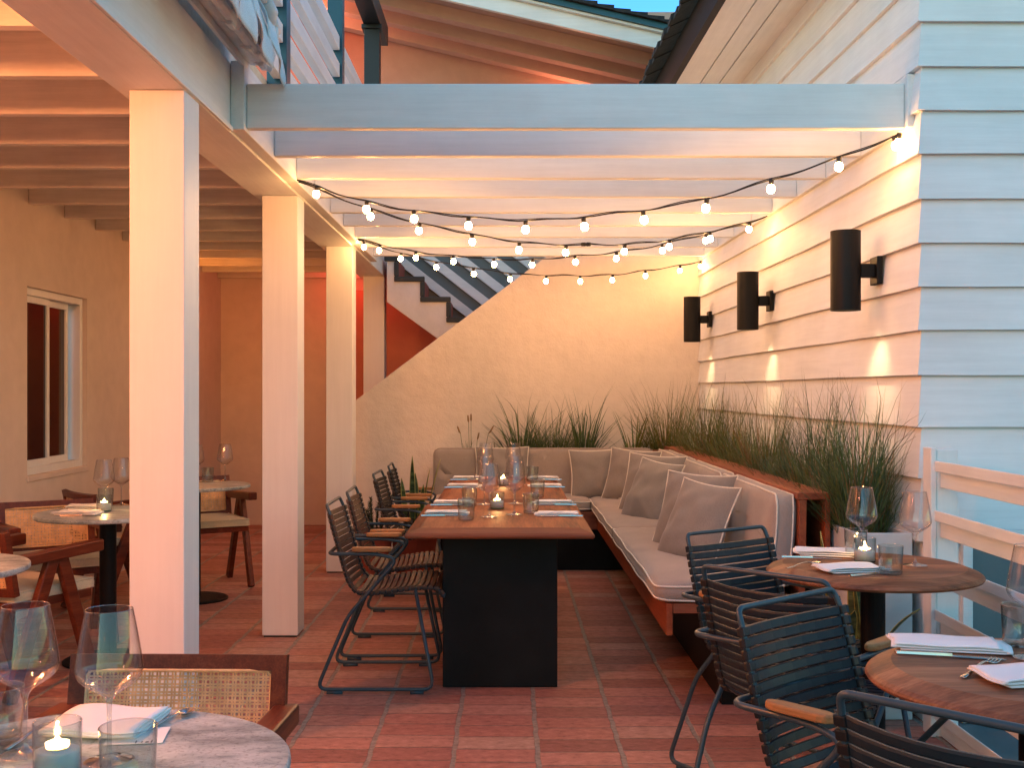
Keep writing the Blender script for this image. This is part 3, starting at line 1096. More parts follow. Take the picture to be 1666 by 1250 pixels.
b.tube([(-0.02, 1.38, 0.20), (-0.02, 1.41, 0.12)], 0.017, 10)
b.tube([(-0.02, 1.36, 0.21), (-0.02, 1.44, 0.19)], 0.02, 10)
b.build('folding_arm', M['white_metal'], aw, smooth=True)

# ================================================================== FURNITURE : slatted armchair
def rail_pts():
    return [(.245, .425), (.215, .458), (.12, .462), (.0, .447), (-.09, .436), (-.145, .447), (-.178, .49), (-.200, .56), (-.222, .64), (-.245, .72), (-.262, .79)]
def click_chair(name, label, slat, loc, rot, group):
    t = thing(name, label, 'armchair', loc, rot, group)
    W = 0.255
    b = MB()
    left = [(.121, .454), (.205, .02), (-.315, .02), (-.178, .345), (.045, .600), (-.05, .622), (-.262, .622)]
    side = lambda s: [(x, s * W, z) for x, z in left]
    full = side(1) + [(p[0], -p[1], p[2]) for p in reversed(side(1))]
    # rounding: back loop
    path = []
    s1 = [Vector((.121, W * .86, .452))] + [Vector(p) for p in side(1)[1:]]
    s2 = [Vector((p.x, -p.y, p.z)) for p in reversed(s1)]
    b.tube(round_path(s1 + s2, 0.05, 6), 0.0085, 8)
    b.tube([(.121, -W * .86, .452), (.121, W * .86, .452)], 0.008, 8)
    for s in (1, -1):
        b.tube([(-.27, s * W, .0065), (-.20, s * W, .0065)], 0.0095, 8)
        b.tube([(.10, s * W, .0065), (.16, s * W, .0065)], 0.0095, 8)
    b.build('leg_frame', M['tube'], t, smooth=True)
    b = MB()
    rp = smooth_path([(x, .205, z) for x, z in rail_pts()], 3)
    top = [(-.280, .200, .832), (-.280, -.200, .832)]
    allp = [Vector((.25, 0, .42))] + rp[:] + [Vector(p) for p in top] + [Vector((p.x, -p.y, p.z)) for p in reversed(rp)] + [Vector((.25, 0, .42))]
    pth = rp + round_path([rp[-1], Vector(top[0]), Vector(top[1]), Vector((rp[-1].x, -rp[-1].y, rp[-1].z))], 0.035, 5)[1:-1] + [Vector((p.x, -p.y, p.z)) for p in reversed(rp)]
    b.tube(pth, 0.0075, 8)
    b.tube([(.245, -.205, .425), (.245, .205, .425)], 0.0075, 8)
    b.build('seat_frame', M['tube'], t, smooth=True)
    # slats along the rail
    P = smooth_path([(x, 0, z) for x, z in rail_pts()], 12)
    L = [0]
    for i in range(1, len(P)):
        L.append(L[-1] + (P[i] - P[i - 1]).length)
    tot = L[-1]
    ns = 29
    seat, back, clip = MB(), MB(), {1: MB(), -1: MB()}
    for i in range(ns):
        d = 0.02 + (tot - 0.03) * i / (ns - 1)
        j = next(k for k in range(1, len(L)) if L[k] >= d or k == len(L) - 1)
        f = (d - L[j - 1]) / (L[j] - L[j - 1])
        p = P[j - 1].lerp(P[j], f)
        tg = (P[min(j + 1, len(P) - 1)] - P[max(j - 2, 0)]).normalized()
        nm = Vector((tg.z, 0, -tg.x))           # towards the sitter's outside
        isback = d > 0.40
        mb = back if isback else seat
        if nm.x > 0 and isback: nm = -nm
        if not isback and nm.z > 0: nm = -nm
        nseg = 8
        rings = []
        wv = .0119 if isback else .0110
        bow = 0.046 if isback else 0.018
        sec = [(-wv, -.003), (-wv * .8, .0045), (wv * .8, .0045), (wv, -.003), (wv * .6, -.0055), (-wv * .6, -.0055)]
        vs = []
        for q in range(nseg + 1):
            yy = -0.222 + 0.444 * q / nseg
            k = 1 - (yy / .222) ** 2
            c = p + nm * (bow * k) - nm * 0.009
            for (a, h) in sec:
                v = c + tg * a - nm * h
                vs.append((v.x, yy, v.z))
        m = len(sec)
        fs = []
        for q in range(nseg):
            for a in range(m):
                fs.append((q * m + a, q * m + (a + 1) % m, (q + 1) * m + (a + 1) % m, (q + 1) * m + a))
        fs += [tuple(range(m)), tuple(nseg * m + a for a in range(m - 1, -1, -1))]
        mb.add(vs, fs)
        mat = Matrix((tg, Vector((0, 1, 0)), -nm)).transposed()
        for s in (1, -1):
            clip[s].obox(p + Vector((0, s * .207, 0)) - nm * .001, (.0215, .024, .020), mat)
    seat.build('seat', slat, t, smooth=False, bevel=0.0)
    back.build('backrest', slat, t, smooth=False)
    clip[1].build('clip_strip', M['clip'], t, bevel=0.003)
    clip[-1].build('clip_strip', M['clip'], t, bevel=0.003)
    for s in (1, -1):
        q = MB()
        def arm(u, v, up):
            return None
        pr = []
        pts = [(-.165, .0), (-.158, .013), (-.13, .021), (-.02, .023), (.0, .018), (.015, .0)]
        out = [(x, y) for x, y in pts] + [(x, -y) for x, y in reversed(pts[1:-1])]
        q.prism([(x + .005, y + s * W) for x, y in out], .633, .653, 'Z')
        q.build('armrest', M['bamboo'], t, bevel=0.006, seg=3)
    return t

GL = 'slatted armchairs along the long wooden table'
cc1 = click_chair('slatted_armchair', 'brown slatted armchair nearest the camera at the long table', M['slat_brown'], (-.53, 5.30, 0), 0, GL)
dup(cc1, (-.535, 5.945, 0), R(1.5), 'brown slatted armchair second along the long table, beside rosemary pot')
cc3 = click_chair('slatted_armchair', 'near black slatted armchair third along the long table', M['slat_dark'], (-.54, 7.17, 0), R(-1), GL)
dup(cc3, (-.535, 7.93, 0), R(2), 'near black slatted armchair at far end of table before snake plant')
GR = 'petrol blue slatted armchairs at the round wooden tables'
cc5 = click_chair('slatted_armchair', 'petrol blue slatted armchair beside cushions of the bench, farthest from camera', M['slat_blue'], (.97, 3.97, 0), R(-54.7), GR)
dup(cc5, (.915, 3.40, 0), R(45.4), 'petrol blue slatted armchair seen from behind at the farther round table')
dup(cc5, (.88, 2.61, 0), R(-48.7), 'petrol blue slatted armchair with its front facing us, bamboo arm in front')
dup(cc5, (.905, 2.0, 0), R(45.8), 'petrol blue slatted armchair cropped by the bottom edge of the photo')

# ================================================================== FURNITURE : cane armchair
def cane_chair(label, loc, rot):
    t = thing('cane_armchair', label, 'armchair', loc, rot, 'dark wooden cane back armchairs in the porch')
    W = .25
    for s in (1, -1):
        b = MB()
        b.bar((.03, s * W, .61), (.235, s * W, .0), .034, .062, up=(1, 0, 0))
        b.build('leg', M['mahogany'], t, bevel=.006)
        b = MB()
        b.bar((-.01, s * W, .61), (-.25, s * W, .0), .034, .062, up=(1, 0, 0))
        b.build('leg', M['mahogany'], t, bevel=.006)
        b = MB()
        p = [(-.25, .580), (-.25, .628), (.27, .652), (.27, .598), (.05, .590)]
        b.prism(p, s * W - .029, s * W + .029, 'Y')
        b.build('armrest', M['mahogany'], t, bevel=.007)
        b = MB()
    b = MB()
    b.box(-.22, .24, -W + .02, W - .02, .385, .425)
    b.build('seat_frame', M['mahogany'], t, bevel=.004)
    # cushion
    c = MB()
    def top(u, v):
        x, y = -.205 + .46 * u, -.225 + .45 * v
        a, bb = abs(2 * u - 1), abs(2 * v - 1)
        return (x, y, .468 + .016 * (1 - a ** 5) * (1 - bb ** 5))
    c.grid(top, 14, 14)
    per = []
    n = 14
    P = [(i / n, 0) for i in range(n)] + [(1, i / n) for i in range(n)] + [(1 - i / n, 1) for i in range(n)] + [(0, 1 - i / n) for i in range(n)]
    vs = []
    for zz, o in ((.468, 0), (.455, .006), (.438, .006), (.427, 0)):
        for u, v in P:
            x, y, _ = top(u, v)
            vs.append((x * (1 + o * 2), y * (1 + o * 2), zz))
    m = len(P)
    fs = [(r * m + i, r * m + (i + 1) % m, (r + 1) * m + (i + 1) % m, (r + 1) * m + i) for r in range(3) for i in range(m)]
    fs = [tuple(reversed(f)) for f in fs]
    c.add(vs, fs)
    cu = c.build('cushion', M['cream'], t, smooth=True)
    c = MB()
    for zz in (.468, .428):
        c.tube([(top(u, v)[0] * 1.004, top(u, v)[1] * 1.004, zz) for u, v in P], .0035, 6, closed=True)
    c.build('piping', M['cream'], cu, smooth=True)
    # back: frame tilted, curved slightly
    tilt = Matrix.Rotation(R(-11), 3, 'Y')
    org = Vector((-.205, 0, .455))
    H = .287
    def bk(x, y, z):
        return org + tilt @ Vector((x - .02 * (1 - (y / .25) ** 2), y, z))
    b = MB()
    fr = .036
    def slab(y0, y1, z0, z1, n=6):
        for i in range(n):
            ya, yb = y0 + (y1 - y0) * i / n, y0 + (y1 - y0) * (i + 1) / n
            pts = [bk(-.014, ya, z0), bk(.014, ya, z0), bk(.014, yb, z0), bk(-.014, yb, z0), bk(-.014, ya, z1), bk(.014, ya, z1), bk(.014, yb, z1), bk(-.014, yb, z1)]
            b.add(pts, [(0, 1, 5, 4), (2, 3, 7, 6), (3, 0, 4, 7) if i == 0 else (0, 1, 5, 4), (1, 2, 6, 5), (4, 5, 6, 7), (3, 2, 1, 0)] if False else
                  [(3, 0, 4, 7), (1, 2, 6, 5), (4, 5, 6, 7), (3, 2, 1, 0)] + ([(0, 1, 5, 4)] if i == 0 else []) + ([(2, 3, 7, 6)] if i == n - 1 else []))
    slab(-.25, .25, H - fr, H, 8)
    slab(-.25, .25, .0, fr, 8)
    slab(-.25, -.25 + fr, fr, H - fr, 1)
    slab(.25 - fr, .25, fr, H - fr, 1)
    fo = b.build('back_frame', M['mahogany'], t, bevel=0)
    # woven cane
    c = MB()
    ya, yb, za, zb = -.25 + fr, .25 - fr, fr, H - fr
    pit = .0172
    ny, nz = int((yb - ya) / pit), int((zb - za) / pit)
    sw = .0023
    amp = .0016
    for i in range(ny + 1):
        for off in (-.0034, .0034):
            yy = ya + (yb - ya) * i / ny + off
            if yy < ya or yy > yb: continue
            ph = i % 2
            vs = []
            for j in range(nz * 2 + 1):
                zz = za + (zb - za) * j / (nz * 2)
                x = amp * (1 if ((j // 2 + ph) % 2) else -1) * (1 if j % 2 == 0 else 0)
                vs += [bk(x, yy - sw, zz), bk(x, yy + sw, zz)]
            c.add(vs, [(2 * j, 2 * j + 1, 2 * j + 3, 2 * j + 2) for j in range(nz * 2)])
    for j in range(nz + 1):
        for off in (-.0034, .0034):
            zz = za + (zb - za) * j / nz + off
            if zz < za or zz > zb: continue
            ph = j % 2
            vs = []
            for i in range(ny * 2 + 1):
                yy = ya + (yb - ya) * i / (ny * 2)
                x = -amp * (1 if ((i // 2 + ph) % 2) else -1) * (1 if i % 2 == 0 else 0)
                vs += [bk(x, yy, zz - sw), bk(x, yy, zz + sw)]
            c.add(vs, [(2 * i, 2 * i + 1, 2 * i + 3, 2 * i + 2) for i in range(ny * 2)])
    q = [bk(.008, ya + .012, za), bk(.008, yb - .012, za), bk(.008, yb, za + .012), bk(.008, yb, zb - .012), bk(.008, yb - .012, zb), bk(.008, ya + .012, zb), bk(.008, ya, zb - .012), bk(.008, ya, za + .012)]
    c.tube(q, .0032, 6, closed=True)
    c.build('cane_panel', M['cane'], t, solid=.0012)
    return t
ch1 = cane_chair('cane back armchair with empty seat behind the nearest grey stone table', (-.76, 2.37, 0), R(-91))
dup(ch1, (-2.42, 6.10, 0), R(-57), 'cane armchair by the porch window, its woven back facing the camera')
dup(ch1, (-2.38, 7.01, 0), R(41), 'cane armchair with its curved back to the wall beyond the window')
dup(ch1, (-2.255, 5.205, 0), R(65), 'cane armchair seen from the side with its A shaped legs in full view')
dup(ch1, (-2.09, 7.87, 0), R(-58.5), 'cane armchair between the first two posts at the far porch table')

# ================================================================== ROUND TABLES
def round_table(name, label, top_mat, loc, r, h, group, chamfer=.055, thick=.038):
    t = thing(name, label, 'table', loc, 0, group)
    b = MB()
    seg = 72
    if chamfer > .03:
        prof = [(0.0001, h), (r - chamfer, h), (r - .012, h - thick * .42), (r - .003, h - thick * .6), (r, h - thick * .75), (r - .004, h - thick * .92), (r - .012, h - thick), (0.0001, h - thick)]
    else:
        prof = [(0.0001, h), (r - .004, h), (r - .001, h - .003), (r, h - .010), (r - .001, h - thick + .005), (r - .006, h - thick), (0.0001, h - thick)]
    b.lathe([(a, z) for a, z in prof], seg=seg)
    o = b.build('tabletop', top_mat, t, smooth=True)
    md = o.modifiers.new('edge', 'EDGE_SPLIT'); md.split_angle = R(14)
    b = MB()
    b.lathe([(.12, h - thick - .001), (.12, h - thick - .008), (.041, h - thick - .02), (.041, .02), (.0001, .02)], seg=28)
    b.build('column', M['black_metal'], t, smooth=False)
    b = MB()
    b.lathe([(.0001, .020), (.20, .016), (.215, .010), (.215, .001), (.0001, .001)], seg=40)
    b.build('base', M['black_metal'], t, smooth=False)
    return t
GW = 'round wooden tables along the white railing'
round_table('round_table', 'round wooden table nearer to the bench, two wine glasses on it', M['teak_round'], (1.245, 3.87, 0), .355, .755, GW)
round_table('round_table', 'round wooden table cropped by the right edge of the photo', M['teak_round'], (1.133, 2.42, 0), .355, .755, GW)
GM = 'round grey stone tables in the porch'
round_table('stone_table', 'round grey stone table filling the bottom left corner', M['marble'], (-.685, 1.839, 0), .33, .74, GM, 0, .022)
round_table('stone_table', 'round stone table with lit candle in front of the porch window', M['marble'], (-1.99, 5.67, 0), .35, .74, GM, 0, .022)
round_table('stone_table', 'round stone table seen between the first and second posts', M['marble'], (-2.02, 7.34, 0), .355, .74, GM, 0, .022)
round_table('stone_table', 'round stone table of which only a rim shows at the left edge', M['marble'], (-2.02, 3.92, 0), .35, .74, GM, 0, .022)

# ================================================================== LONG TABLES
def long_table(label, x0, x1, y0, y1, by0, by1, bx0=-.292, bx1=.228):
    cx, cy = (x0 + x1) / 2, (y0 + y1) / 2
    t = thing('long_table', label, 'table', (cx, cy, 0), 0, 'long wooden tables set end to end')
    hx, hy = (x1 - x0) / 2, (y1 - y0) / 2
    h, th = .755, .042
    b = MB()
    ch = .062
    lv = [(0.006, h - th), (0.0, h - th + .006), (0.0, h - th + .016), (.012, h - th + .024), (ch, h)]
    vs = []
    for ins, z in lv:
        vs += [(-hx + ins, -hy + ins, z), (hx - ins, -hy + ins, z), (hx - ins, hy - ins, z), (-hx + ins, hy - ins, z)]
    fs = [(3, 2, 1, 0), tuple(16 + i for i in range(4))]
    b.add(vs, fs)
    o = len(b.v) - len(vs)
    for l in range(4):
        for i in range(4):
            f = (l * 4 + i, l * 4 + (i + 1) % 4, (l + 1) * 4 + (i + 1) % 4, (l + 1) * 4 + i)
            b.f.append(tuple(o + q for q in f))
            b.mi.append(1 if i in (0, 2) else 0)
    b.build('tabletop', [M['teak'], M['teak_x']], t, bevel=.004)
    b = MB()
    b.box(bx0 - cx, bx1 - cx, by0 - cy, by1 - cy, 0.002, h - th - .001)
    b.build('base', M['black_metal'], t, bevel=.003)
    return t
long_table('near one of the two long wooden tables, black slab base facing the camera', -.438, .375, 4.85, 6.085, 5.15, 5.75)
long_table('far one of the two long wooden tables, closest to the upholstered corner bench', -.395, .345, 6.16, 7.88, 6.60, 7.4)

# ================================================================== CORNER BENCH
bn = thing('corner_bench', 'L shaped redwood bench with taupe seat and back cushions', 'bench', (.9, 6.9, 0))
def B(mb, x0, x1, y0, y1, z0, z1):
    mb.box(x0 - .9, x1 - .9, y0 - 6.9, y1 - 6.9, z0, z1)
b = MB()
B(b, .92, 1.30, 4.87, 8.95, 0.002, .40)
B(b, -.50, .918, 8.52, 8.95, 0.002, .40)
b.build('base', M['black_metal'], bn)
b = MB()
B(b, .672, .70, 4.80, 8.46, .312, .447)
b.build('front_board', M['bench_wood'], bn, bevel=.003)
b = MB()
B(b, -.577, .699, 8.462, 8.49, .312, .447)
b.build('front_board', M['bench_wood_x'], bn, bevel=.003)
b = MB()
B(b, .702, 1.25, 4.80, 4.825, .405, .447)
b.build('end_board', M['bench_wood_x'], bn, bevel=.003)
b = MB()
B(b, .702, 1.25, 4.827, 8.95, .41, .446)
B(b, -.577, .70, 8.492, 8.95, .41, .446)
b.build('seat_board', M['bench_wood'], bn, bevel=.002)
# boxed back: inner board, top cap, outer board
b = MB()
q = [(1.262, .446), (1.292, .446), (1.300, .872), (1.268, .872)]
b.prism([(x - .9, z) for x, z in q], 4.93 - 6.9, 9.10 - 6.9, 'Y')
B(b, 1.378, 1.402, 4.93, 9.10, .50, .872)
b.build('back_board', M['bench_wood'], bn, bevel=.002)
ys = [4.93, 5.52, 6.70, 7.95, 9.12]
for i in range(4):
    b = MB()
    B(b, 1.260, 1.402, ys[i] + .0015, ys[i + 1] - .0015, .873, .903)
    b.build('cap_board', M['bench_wood'], bn, bevel=.003)
b = MB()
B(b, -.577, 1.259, 9.04, 9.075, .30, .875)
b.build('back_board', M['bench_wood_x'], bn, bevel=.002)

def cushion(parent, name, c, size, mat, axis='z', crown=.02, wob=.004, lean=0, seed=0, pipe='piping'):
    """box cushion with crowned faces and ivory piping; axis = normal of its broad face"""
    sx, sy, th = size
    rnd = random.Random(seed)
    N1, N2 = 22, 22
    rc = .05
    def outline(n):
        pts = []
        for (cx, cy, a0) in ((sx / 2 - rc, -sy / 2 + rc, -90), (sx / 2 - rc, sy / 2 - rc, 0), (-sx / 2 + rc, sy / 2 - rc, 90), (-sx / 2 + rc, -sy / 2 + rc, 180)):
            for k in range(5):
                a = R(a0 + 90 * k / 4)
                pts.append((cx + rc * math.cos(a), cy + rc * math.sin(a)))
        out = []
        for i in range(len(pts)):
            p, q = Vector(pts[i]), Vector(pts[(i + 1) % len(pts)])
            m = max(1, int((q - p).length / .06))
            for k in range(m):
                out.append(p.lerp(q, k / m))
        return out
    ol = outline(0)
    m = len(ol)
    def fr(p):
        if axis == 'z':
            v = Vector((p[0], p[1], p[2]))
        elif axis == 'x':       # broad face towards -x ; p0 along y, p1 along z
            v = Vector((-p[2], p[0], p[1]))
        else:                   # broad face towards -y
            v = Vector((p[0], -p[2], p[1]))
        if lean:
            if axis == 'x': v = Matrix.Rotation(lean, 3, 'Y') @ v
            if axis == 'y': v = Matrix.Rotation(-lean, 3, 'X') @ v
        return v + Vector(c)
    def wb(i, s):
        a = 2 * PI * i / m
        return wob * (math.sin(a * 5 + seed + s) + .6 * math.sin(a * 11 + 2 * seed))
    rings = []
    for side in (1, -1):
        hz = side * th / 2
        steps = [(1.0, 0), (.965, .35), (.90, .62), (.78, .82), (.55, .95), (.28, 1.0)]
        rr = []
        for k, (f, cr) in enumerate(steps):
            ring = []
            for i, p in enumerate(ol):
                ix = max(0, abs(p.x) - 0) ; 
                q = Vector((math.copysign(max(abs(p.x) - (1 - f) * min(sx, sy) / 2, 0), p.x), math.copysign(max(abs(p.y) - (1 - f) * min(sx, sy) / 2, 0), p.y)))
                nz = noise.noise(Vector((q.x * 4 + seed, q.y * 4, side))) * .013 * cr + noise.noise(Vector((q.x * 11 + seed, q.y * 9, side + 5))) * .004 * cr
                ring.append(fr((q.x, q.y, hz + side * (crown * cr) + nz + (wb(i, side) if k == 0 else 0))))
            rr.append(ring)
        rings.append(rr)
    b = MB()
    order = list(reversed(rings[1])) + [None] + rings[0]
    seq = [r for r in reversed(rings[1])]
    seq.append([fr((p.x * 1.006, p.y * 1.006, 0)) for p in ol])
    seq += rings[0]
    vs = [v for r in seq for v in r]
    fs = []
    for r in range(len(seq) - 1):
        for i in range(m):
            fs.append((r * m + i, r * m + (i + 1) % m, (r + 1) * m + (i + 1) % m, (r + 1) * m + i))
    fs.append(tuple(reversed(range(m))))
    fs.append(tuple((len(seq) - 1) * m + i for i in range(m)))
    b.add(vs, fs)
    o = b.build(name, mat, parent, smooth=True)
    b = MB()
    for rr in rings:
        ctr = fr((0, 0, 0))
        b.tube([v + (v - ctr) * .004 for v in rr[0]], .0042, 6, closed=True)
    b.build('piping', M[pipe], o, smooth=True)
    return o
ox, oy = .9, 6.9
cushion(bn, 'seat_cushion', (.905 - ox, 5.79 - oy, .492), (.55, 1.98, .055), M['taupe'], 'z', .028, .004, 0, 1)
cushion(bn, 'seat_cushion', (.905 - ox, 7.865 - oy, .492), (.55, 2.14, .055), M['taupe'], 'z', .028, .004, 0, 2)
cushion(bn, 'seat_cushion', (.027 - ox, 8.70 - oy, .492), (1.195, .52, .055), M['taupe'], 'z', .028, .003, 0, 3)
cushion(bn, 'back_cushion', (1.205 - ox, 5.605 - oy, .69), (1.28, .40, .075), M['taupe'], 'x', .022, .003, R(4), 4)
cushion(bn, 'back_cushion', (1.205 - ox, 6.90 - oy, .69), (1.28, .40, .075), M['taupe'], 'x', .022, .003, R(4), 5)
cushion(bn, 'back_cushion', (1.205 - ox, 8.21 - oy, .69), (1.30, .40, .075), M['taupe'], 'x', .022, .003, R(4), 6)
cushion(bn, 'back_cushion', (.287 - ox, 8.985 - oy, .69), (1.725, .40, .075), M['taupe'], 'y', .022, .003, 0, 7, 'taupe')

# throw pillows
def pillow(label, c, size, yaw, lean, roll=0, seed=0, fat=.075):
    """upright pillow: broad face looks along local -Y"""
    b = MB()
    n = 26
    s = size / 2
    rnd = random.Random(seed)
    ph = rnd.uniform(0, 6)
    def edge(u, v):
        x, z = u * s * (1 - .07 * (1 - v * v)), v * s * (1 - .07 * (1 - u * u))
        if v < 0: x *= 1 + .05 * (-v)
        return x, z
    def face(side):
        def f(a, bb):
            u, v = 2 * a - 1, 2 * bb - 1
            x, z = edge(u, v)
            g = max(0, (1 - abs(u) ** 2.6)) ** .62 * max(0, (1 - abs(v) ** 2.6)) ** .62
            sagv = 1 + .22 * (-v)
            w = .017 * noise.noise(Vector((u * 2.2 + seed * 3, v * 2.2, side * 4))) + .006 * math.sin((u * 3 - v * 4) * 2 + ph) * (1 - g) * g * 4
            # creases running from the corners
            cr = .008 * math.sin(14 * math.atan2(v + 1.02, u - 1.02) + ph) * math.exp(-((u - 1) ** 2 + (v + 1) ** 2) * 1.6)
            return (x, side * (fat * g * sagv + (w + cr) * g), z)
        return f
    b.grid(face(-1), n, n)
    b2 = MB(); b2.grid(face(1), n, n)
    b2.f = [tuple(reversed(q)) for q in b2.f]
    b.add(b2.v, b2.f)
    t = thing('throw_pillow', label, 'pillow', c, yaw, 'taupe throw pillows on the corner bench')
    rotm = Matrix.Rotation(-lean, 3, 'X') @ Matrix.Rotation(roll, 3, 'Y')
    b.v = [tuple(rotm @ Vector(v)) for v in b.v]
    b.build('cover', M['pillow'], t, smooth=True)
    pts = []
    for (u0, v0, u1, v1) in ((-1, -1, 1, -1), (1, -1, 1, 1), (1, 1, -1, 1), (-1, 1, -1, -1)):
        for k in range(16):
            q = k / 16
            u, v = u0 + (u1 - u0) * q, v0 + (v1 - v0) * q
            x, z = edge(u, v)
            pts.append(rotm @ Vector((x, 0, z)))
    b = MB()
    b.tube(pts, .0042, 6, closed=True)
    b.build('piping', M['piping'], t, smooth=True)
    return t
def yaw_of(nx, ny):            # yaw so that local -Y looks along (nx, ny)
    return math.atan2(ny, nx) + PI / 2
pillow('taupe pillow standing alone on the far bench behind the wine glasses', (-.04, 8.86, .705), .42, yaw_of(0, -1), R(14), 0, 1)
pillow('taupe pillow leftmost of the row in the bench corner, showing its front', (.685, 8.74, .70), .40, yaw_of(.05, -1), R(15), R(-2), 2)
pillow('taupe pillow second from the bench corner, half hidden by its neighbours', (.93, 8.50, .705), .42, yaw_of(-.55, -.85), R(17), R(3), 3)
pillow('taupe pillow leaning behind the pillow with the deep creases', (.975, 7.66, .70), .45, yaw_of(-.62, -.78), R(18), R(2), 4)
pillow('taupe pillow in the middle of the row with deep creases', (.915, 7.22, .69), .45, yaw_of(-.86, -.5), R(22), R(4), 5)
pillow('taupe pillow half hidden behind the nearest throw pillow', (.975, 5.95, .70), .45, yaw_of(-.72, -.69), R(19), R(1), 6)
pillow('taupe pillow nearest the camera with ivory piping at its edge', (.93, 5.58, .685), .45, yaw_of(-.88, -.48), R(22), R(3), 7)

# ================================================================== PLANTERS, POTS, PLANTS
b = MB()
def trough(mb, x0, x1, y0, y1, h, w=.018):
    mb.box(x0, x1, y0, y0 + w, .002, h); mb.box(x0, x1, y1 - w, y1, .002, h)
    mb.box(x0, x0 + w, y0 + w, y1 - w, .002, h); mb.box(x1 - w, x1, y0 + w, y1 - w, .002, h)
tr = thing('planter_box', 'pale grey planter box behind the bench back along the clapboard wall', 'planter', (1.52, 7.2, 0))
b = MB(); trough(b, -.10, .105, -2.08, 1.85, .765)
b.build('box', M['planter'], tr, bevel=.003)
b = MB(); b.box(-.08, .085, -2.06, 1.83, .60, .735)
b.build('soil', M['soil'], tr)
tr = thing('planter_box', 'planter box behind the far bench back below the stucco wall', 'planter', (.40, 9.30, 0))
b = MB(); trough(b, -.98, .90, -.20, .20, .765)
b.build('box', M['planter'], tr, bevel=.003)
b = MB(); b.box(-.96, .88, -.18, .18, .60, .735)
b.build('soil', M['soil'], tr)
# deeper grey trough near the round table
tr = thing('planter_box', 'grey blue planter trough under the nearer end of the tall grass', 'planter', (1.54, 4.84, 0))
b = MB(); trough(b, -.12, .115, -.20, .24, .765)
b.build('box', M['planter'], tr, bevel=.004)
b = MB(); b.box(-.10, .095, -.18, .22, .60, .735)
b.build('soil', M['soil'], tr)

XLIM = [9]
def blade(mb, base, az, length, lean0, curl, w, seg=6, k=0):
    p = Vector(base)
    d = Vector((math.cos(az), math.sin(az), 0))
    side = Vector((-math.sin(az), math.cos(az), 0))
    rr = random.uniform(-.7, .7)
    side = (side * math.cos(rr) + Vector((0, 0, 1)) * 0 + d * math.sin(rr)).normalized()
    vs = []
    st = length / seg
    kink = random.choice((2, 3, 4, 99, 99))
    for i in range(seg + 1):
        t = i / seg
        a = lean0 + curl * t * t
        ww = w * (1 - t) ** .6 * (0.6 + .4 * min(1, t * 4))
        vs += [p - side * ww / 2, p + side * ww / 2]
        p = p + (d * math.sin(a) + Vector((0, 0, 1)) * math.cos(a)) * st
        if p.x > XLIM[0]: p.x = XLIM[0] - random.random() * .01
        if i == kink: d = (d + side * random.uniform(-.9, .9)).normalized()
    mb.k = k
    mb.add(vs, [(2 * i, 2 * i + 1, 2 * i + 3, 2 * i + 2) for i in range(seg)])
def clump(name, label, cat, loc, n, h, spread, mats, w=.004, lean=(.05, .5), curl=(.1, 1.1), rad=.07, sx=1, sy=1, seed=0, group=None, limx=None, weights=None, heads=0, wall=0.0):
    random.seed(seed)
    XLIM[0] = WX(loc[1]) - loc[0] - .03
    b = MB()
    for i in range(n):
        a = random.uniform(0, 2 * PI)
        r = rad * math.sqrt(random.random())
        az = a + random.uniform(-.8, .8)
        l0 = random.uniform(*lean)
        c0 = random.uniform(*curl)
        L = h * (.42 + .68 * random.random() ** 1.5)
        # lean away from the wall and the bench
        if wall and math.cos(az) > 0:
            l0 *= wall; c0 *= wall
        k = random.choices(range(len(mats)), weights or [1] * len(mats))[0]
        blade(b, (r * math.cos(a) * sx, r * math.sin(a) * sy, 0), az, L, l0 * spread, c0 * spread, w * random.uniform(.7, 1.7), 6, k)
    for i in range(int(n * .7)):
        a = random.uniform(0, 2 * PI)
        r = rad * 1.3 * math.sqrt(random.random())
        k = random.choices(range(len(mats)), weights or [1] * len(mats))[0]
        f = wall if (wall and math.cos(a) > 0) else 1
        blade(b, (r * math.cos(a) * sx, r * math.sin(a) * sy, 0), a + random.uniform(-1.2, 1.2), h * random.uniform(.25, .62), random.uniform(.1, .9) * spread * f, random.uniform(.2, 1.7) * f, w * random.uniform(.7, 1.5), 5, k)
    b.k = 0
    o = b.build(name, mats, None, loc=loc)
    tag(o, label, cat, group)
    return o
GG = 'grass clumps planted behind the bench'
G, O, BG, D = M['grass_g'], M['grass_o'], M['grass_b'], M['grass_dry']
zb = .733
# clumps along the clapboard wall, near to far
clump('grass_clump', 'tall blue green grass clump at the near end, drooping over the planter', 'grass clump', (1.52, 4.93, zb), 560, .68, 1.0, [BG, G, D], .0040, (.02, .55), (.1, 2.1), .09, 1, 1.3, 11, GG, weights=[6, 5, 1], wall=1.0)
clump('grass_clump', 'reddish low grass tuft beside the tallest near clump', 'grass clump', (1.47, 5.33, zb), 200, .34, 1.1, [O, D, G], .006, (.1, .7), (.2, 1.5), .07, 1, 1.3, 12, GG, weights=[5, 3, 2], wall=.4)
clump('grass_clump', 'upright wispy grass clump below the nearest sconce', 'grass clump', (1.52, 5.62, zb), 380, .70, .96, [G, BG, D], .0036, (.02, .6), (.1, 1.2), .08, 1, 1.5, 13, GG, weights=[5, 5, 2], wall=.85)
clump('grass_clump', 'dense dark grass clump left of the nearest sconce light', 'grass clump', (1.50, 6.10, zb), 440, .50, 1.05, [BG, G, O], .0036, (.05, .85), (.1, 1.4), .10, .9, 1.4, 14, GG, weights=[5, 5, 1], wall=.85)
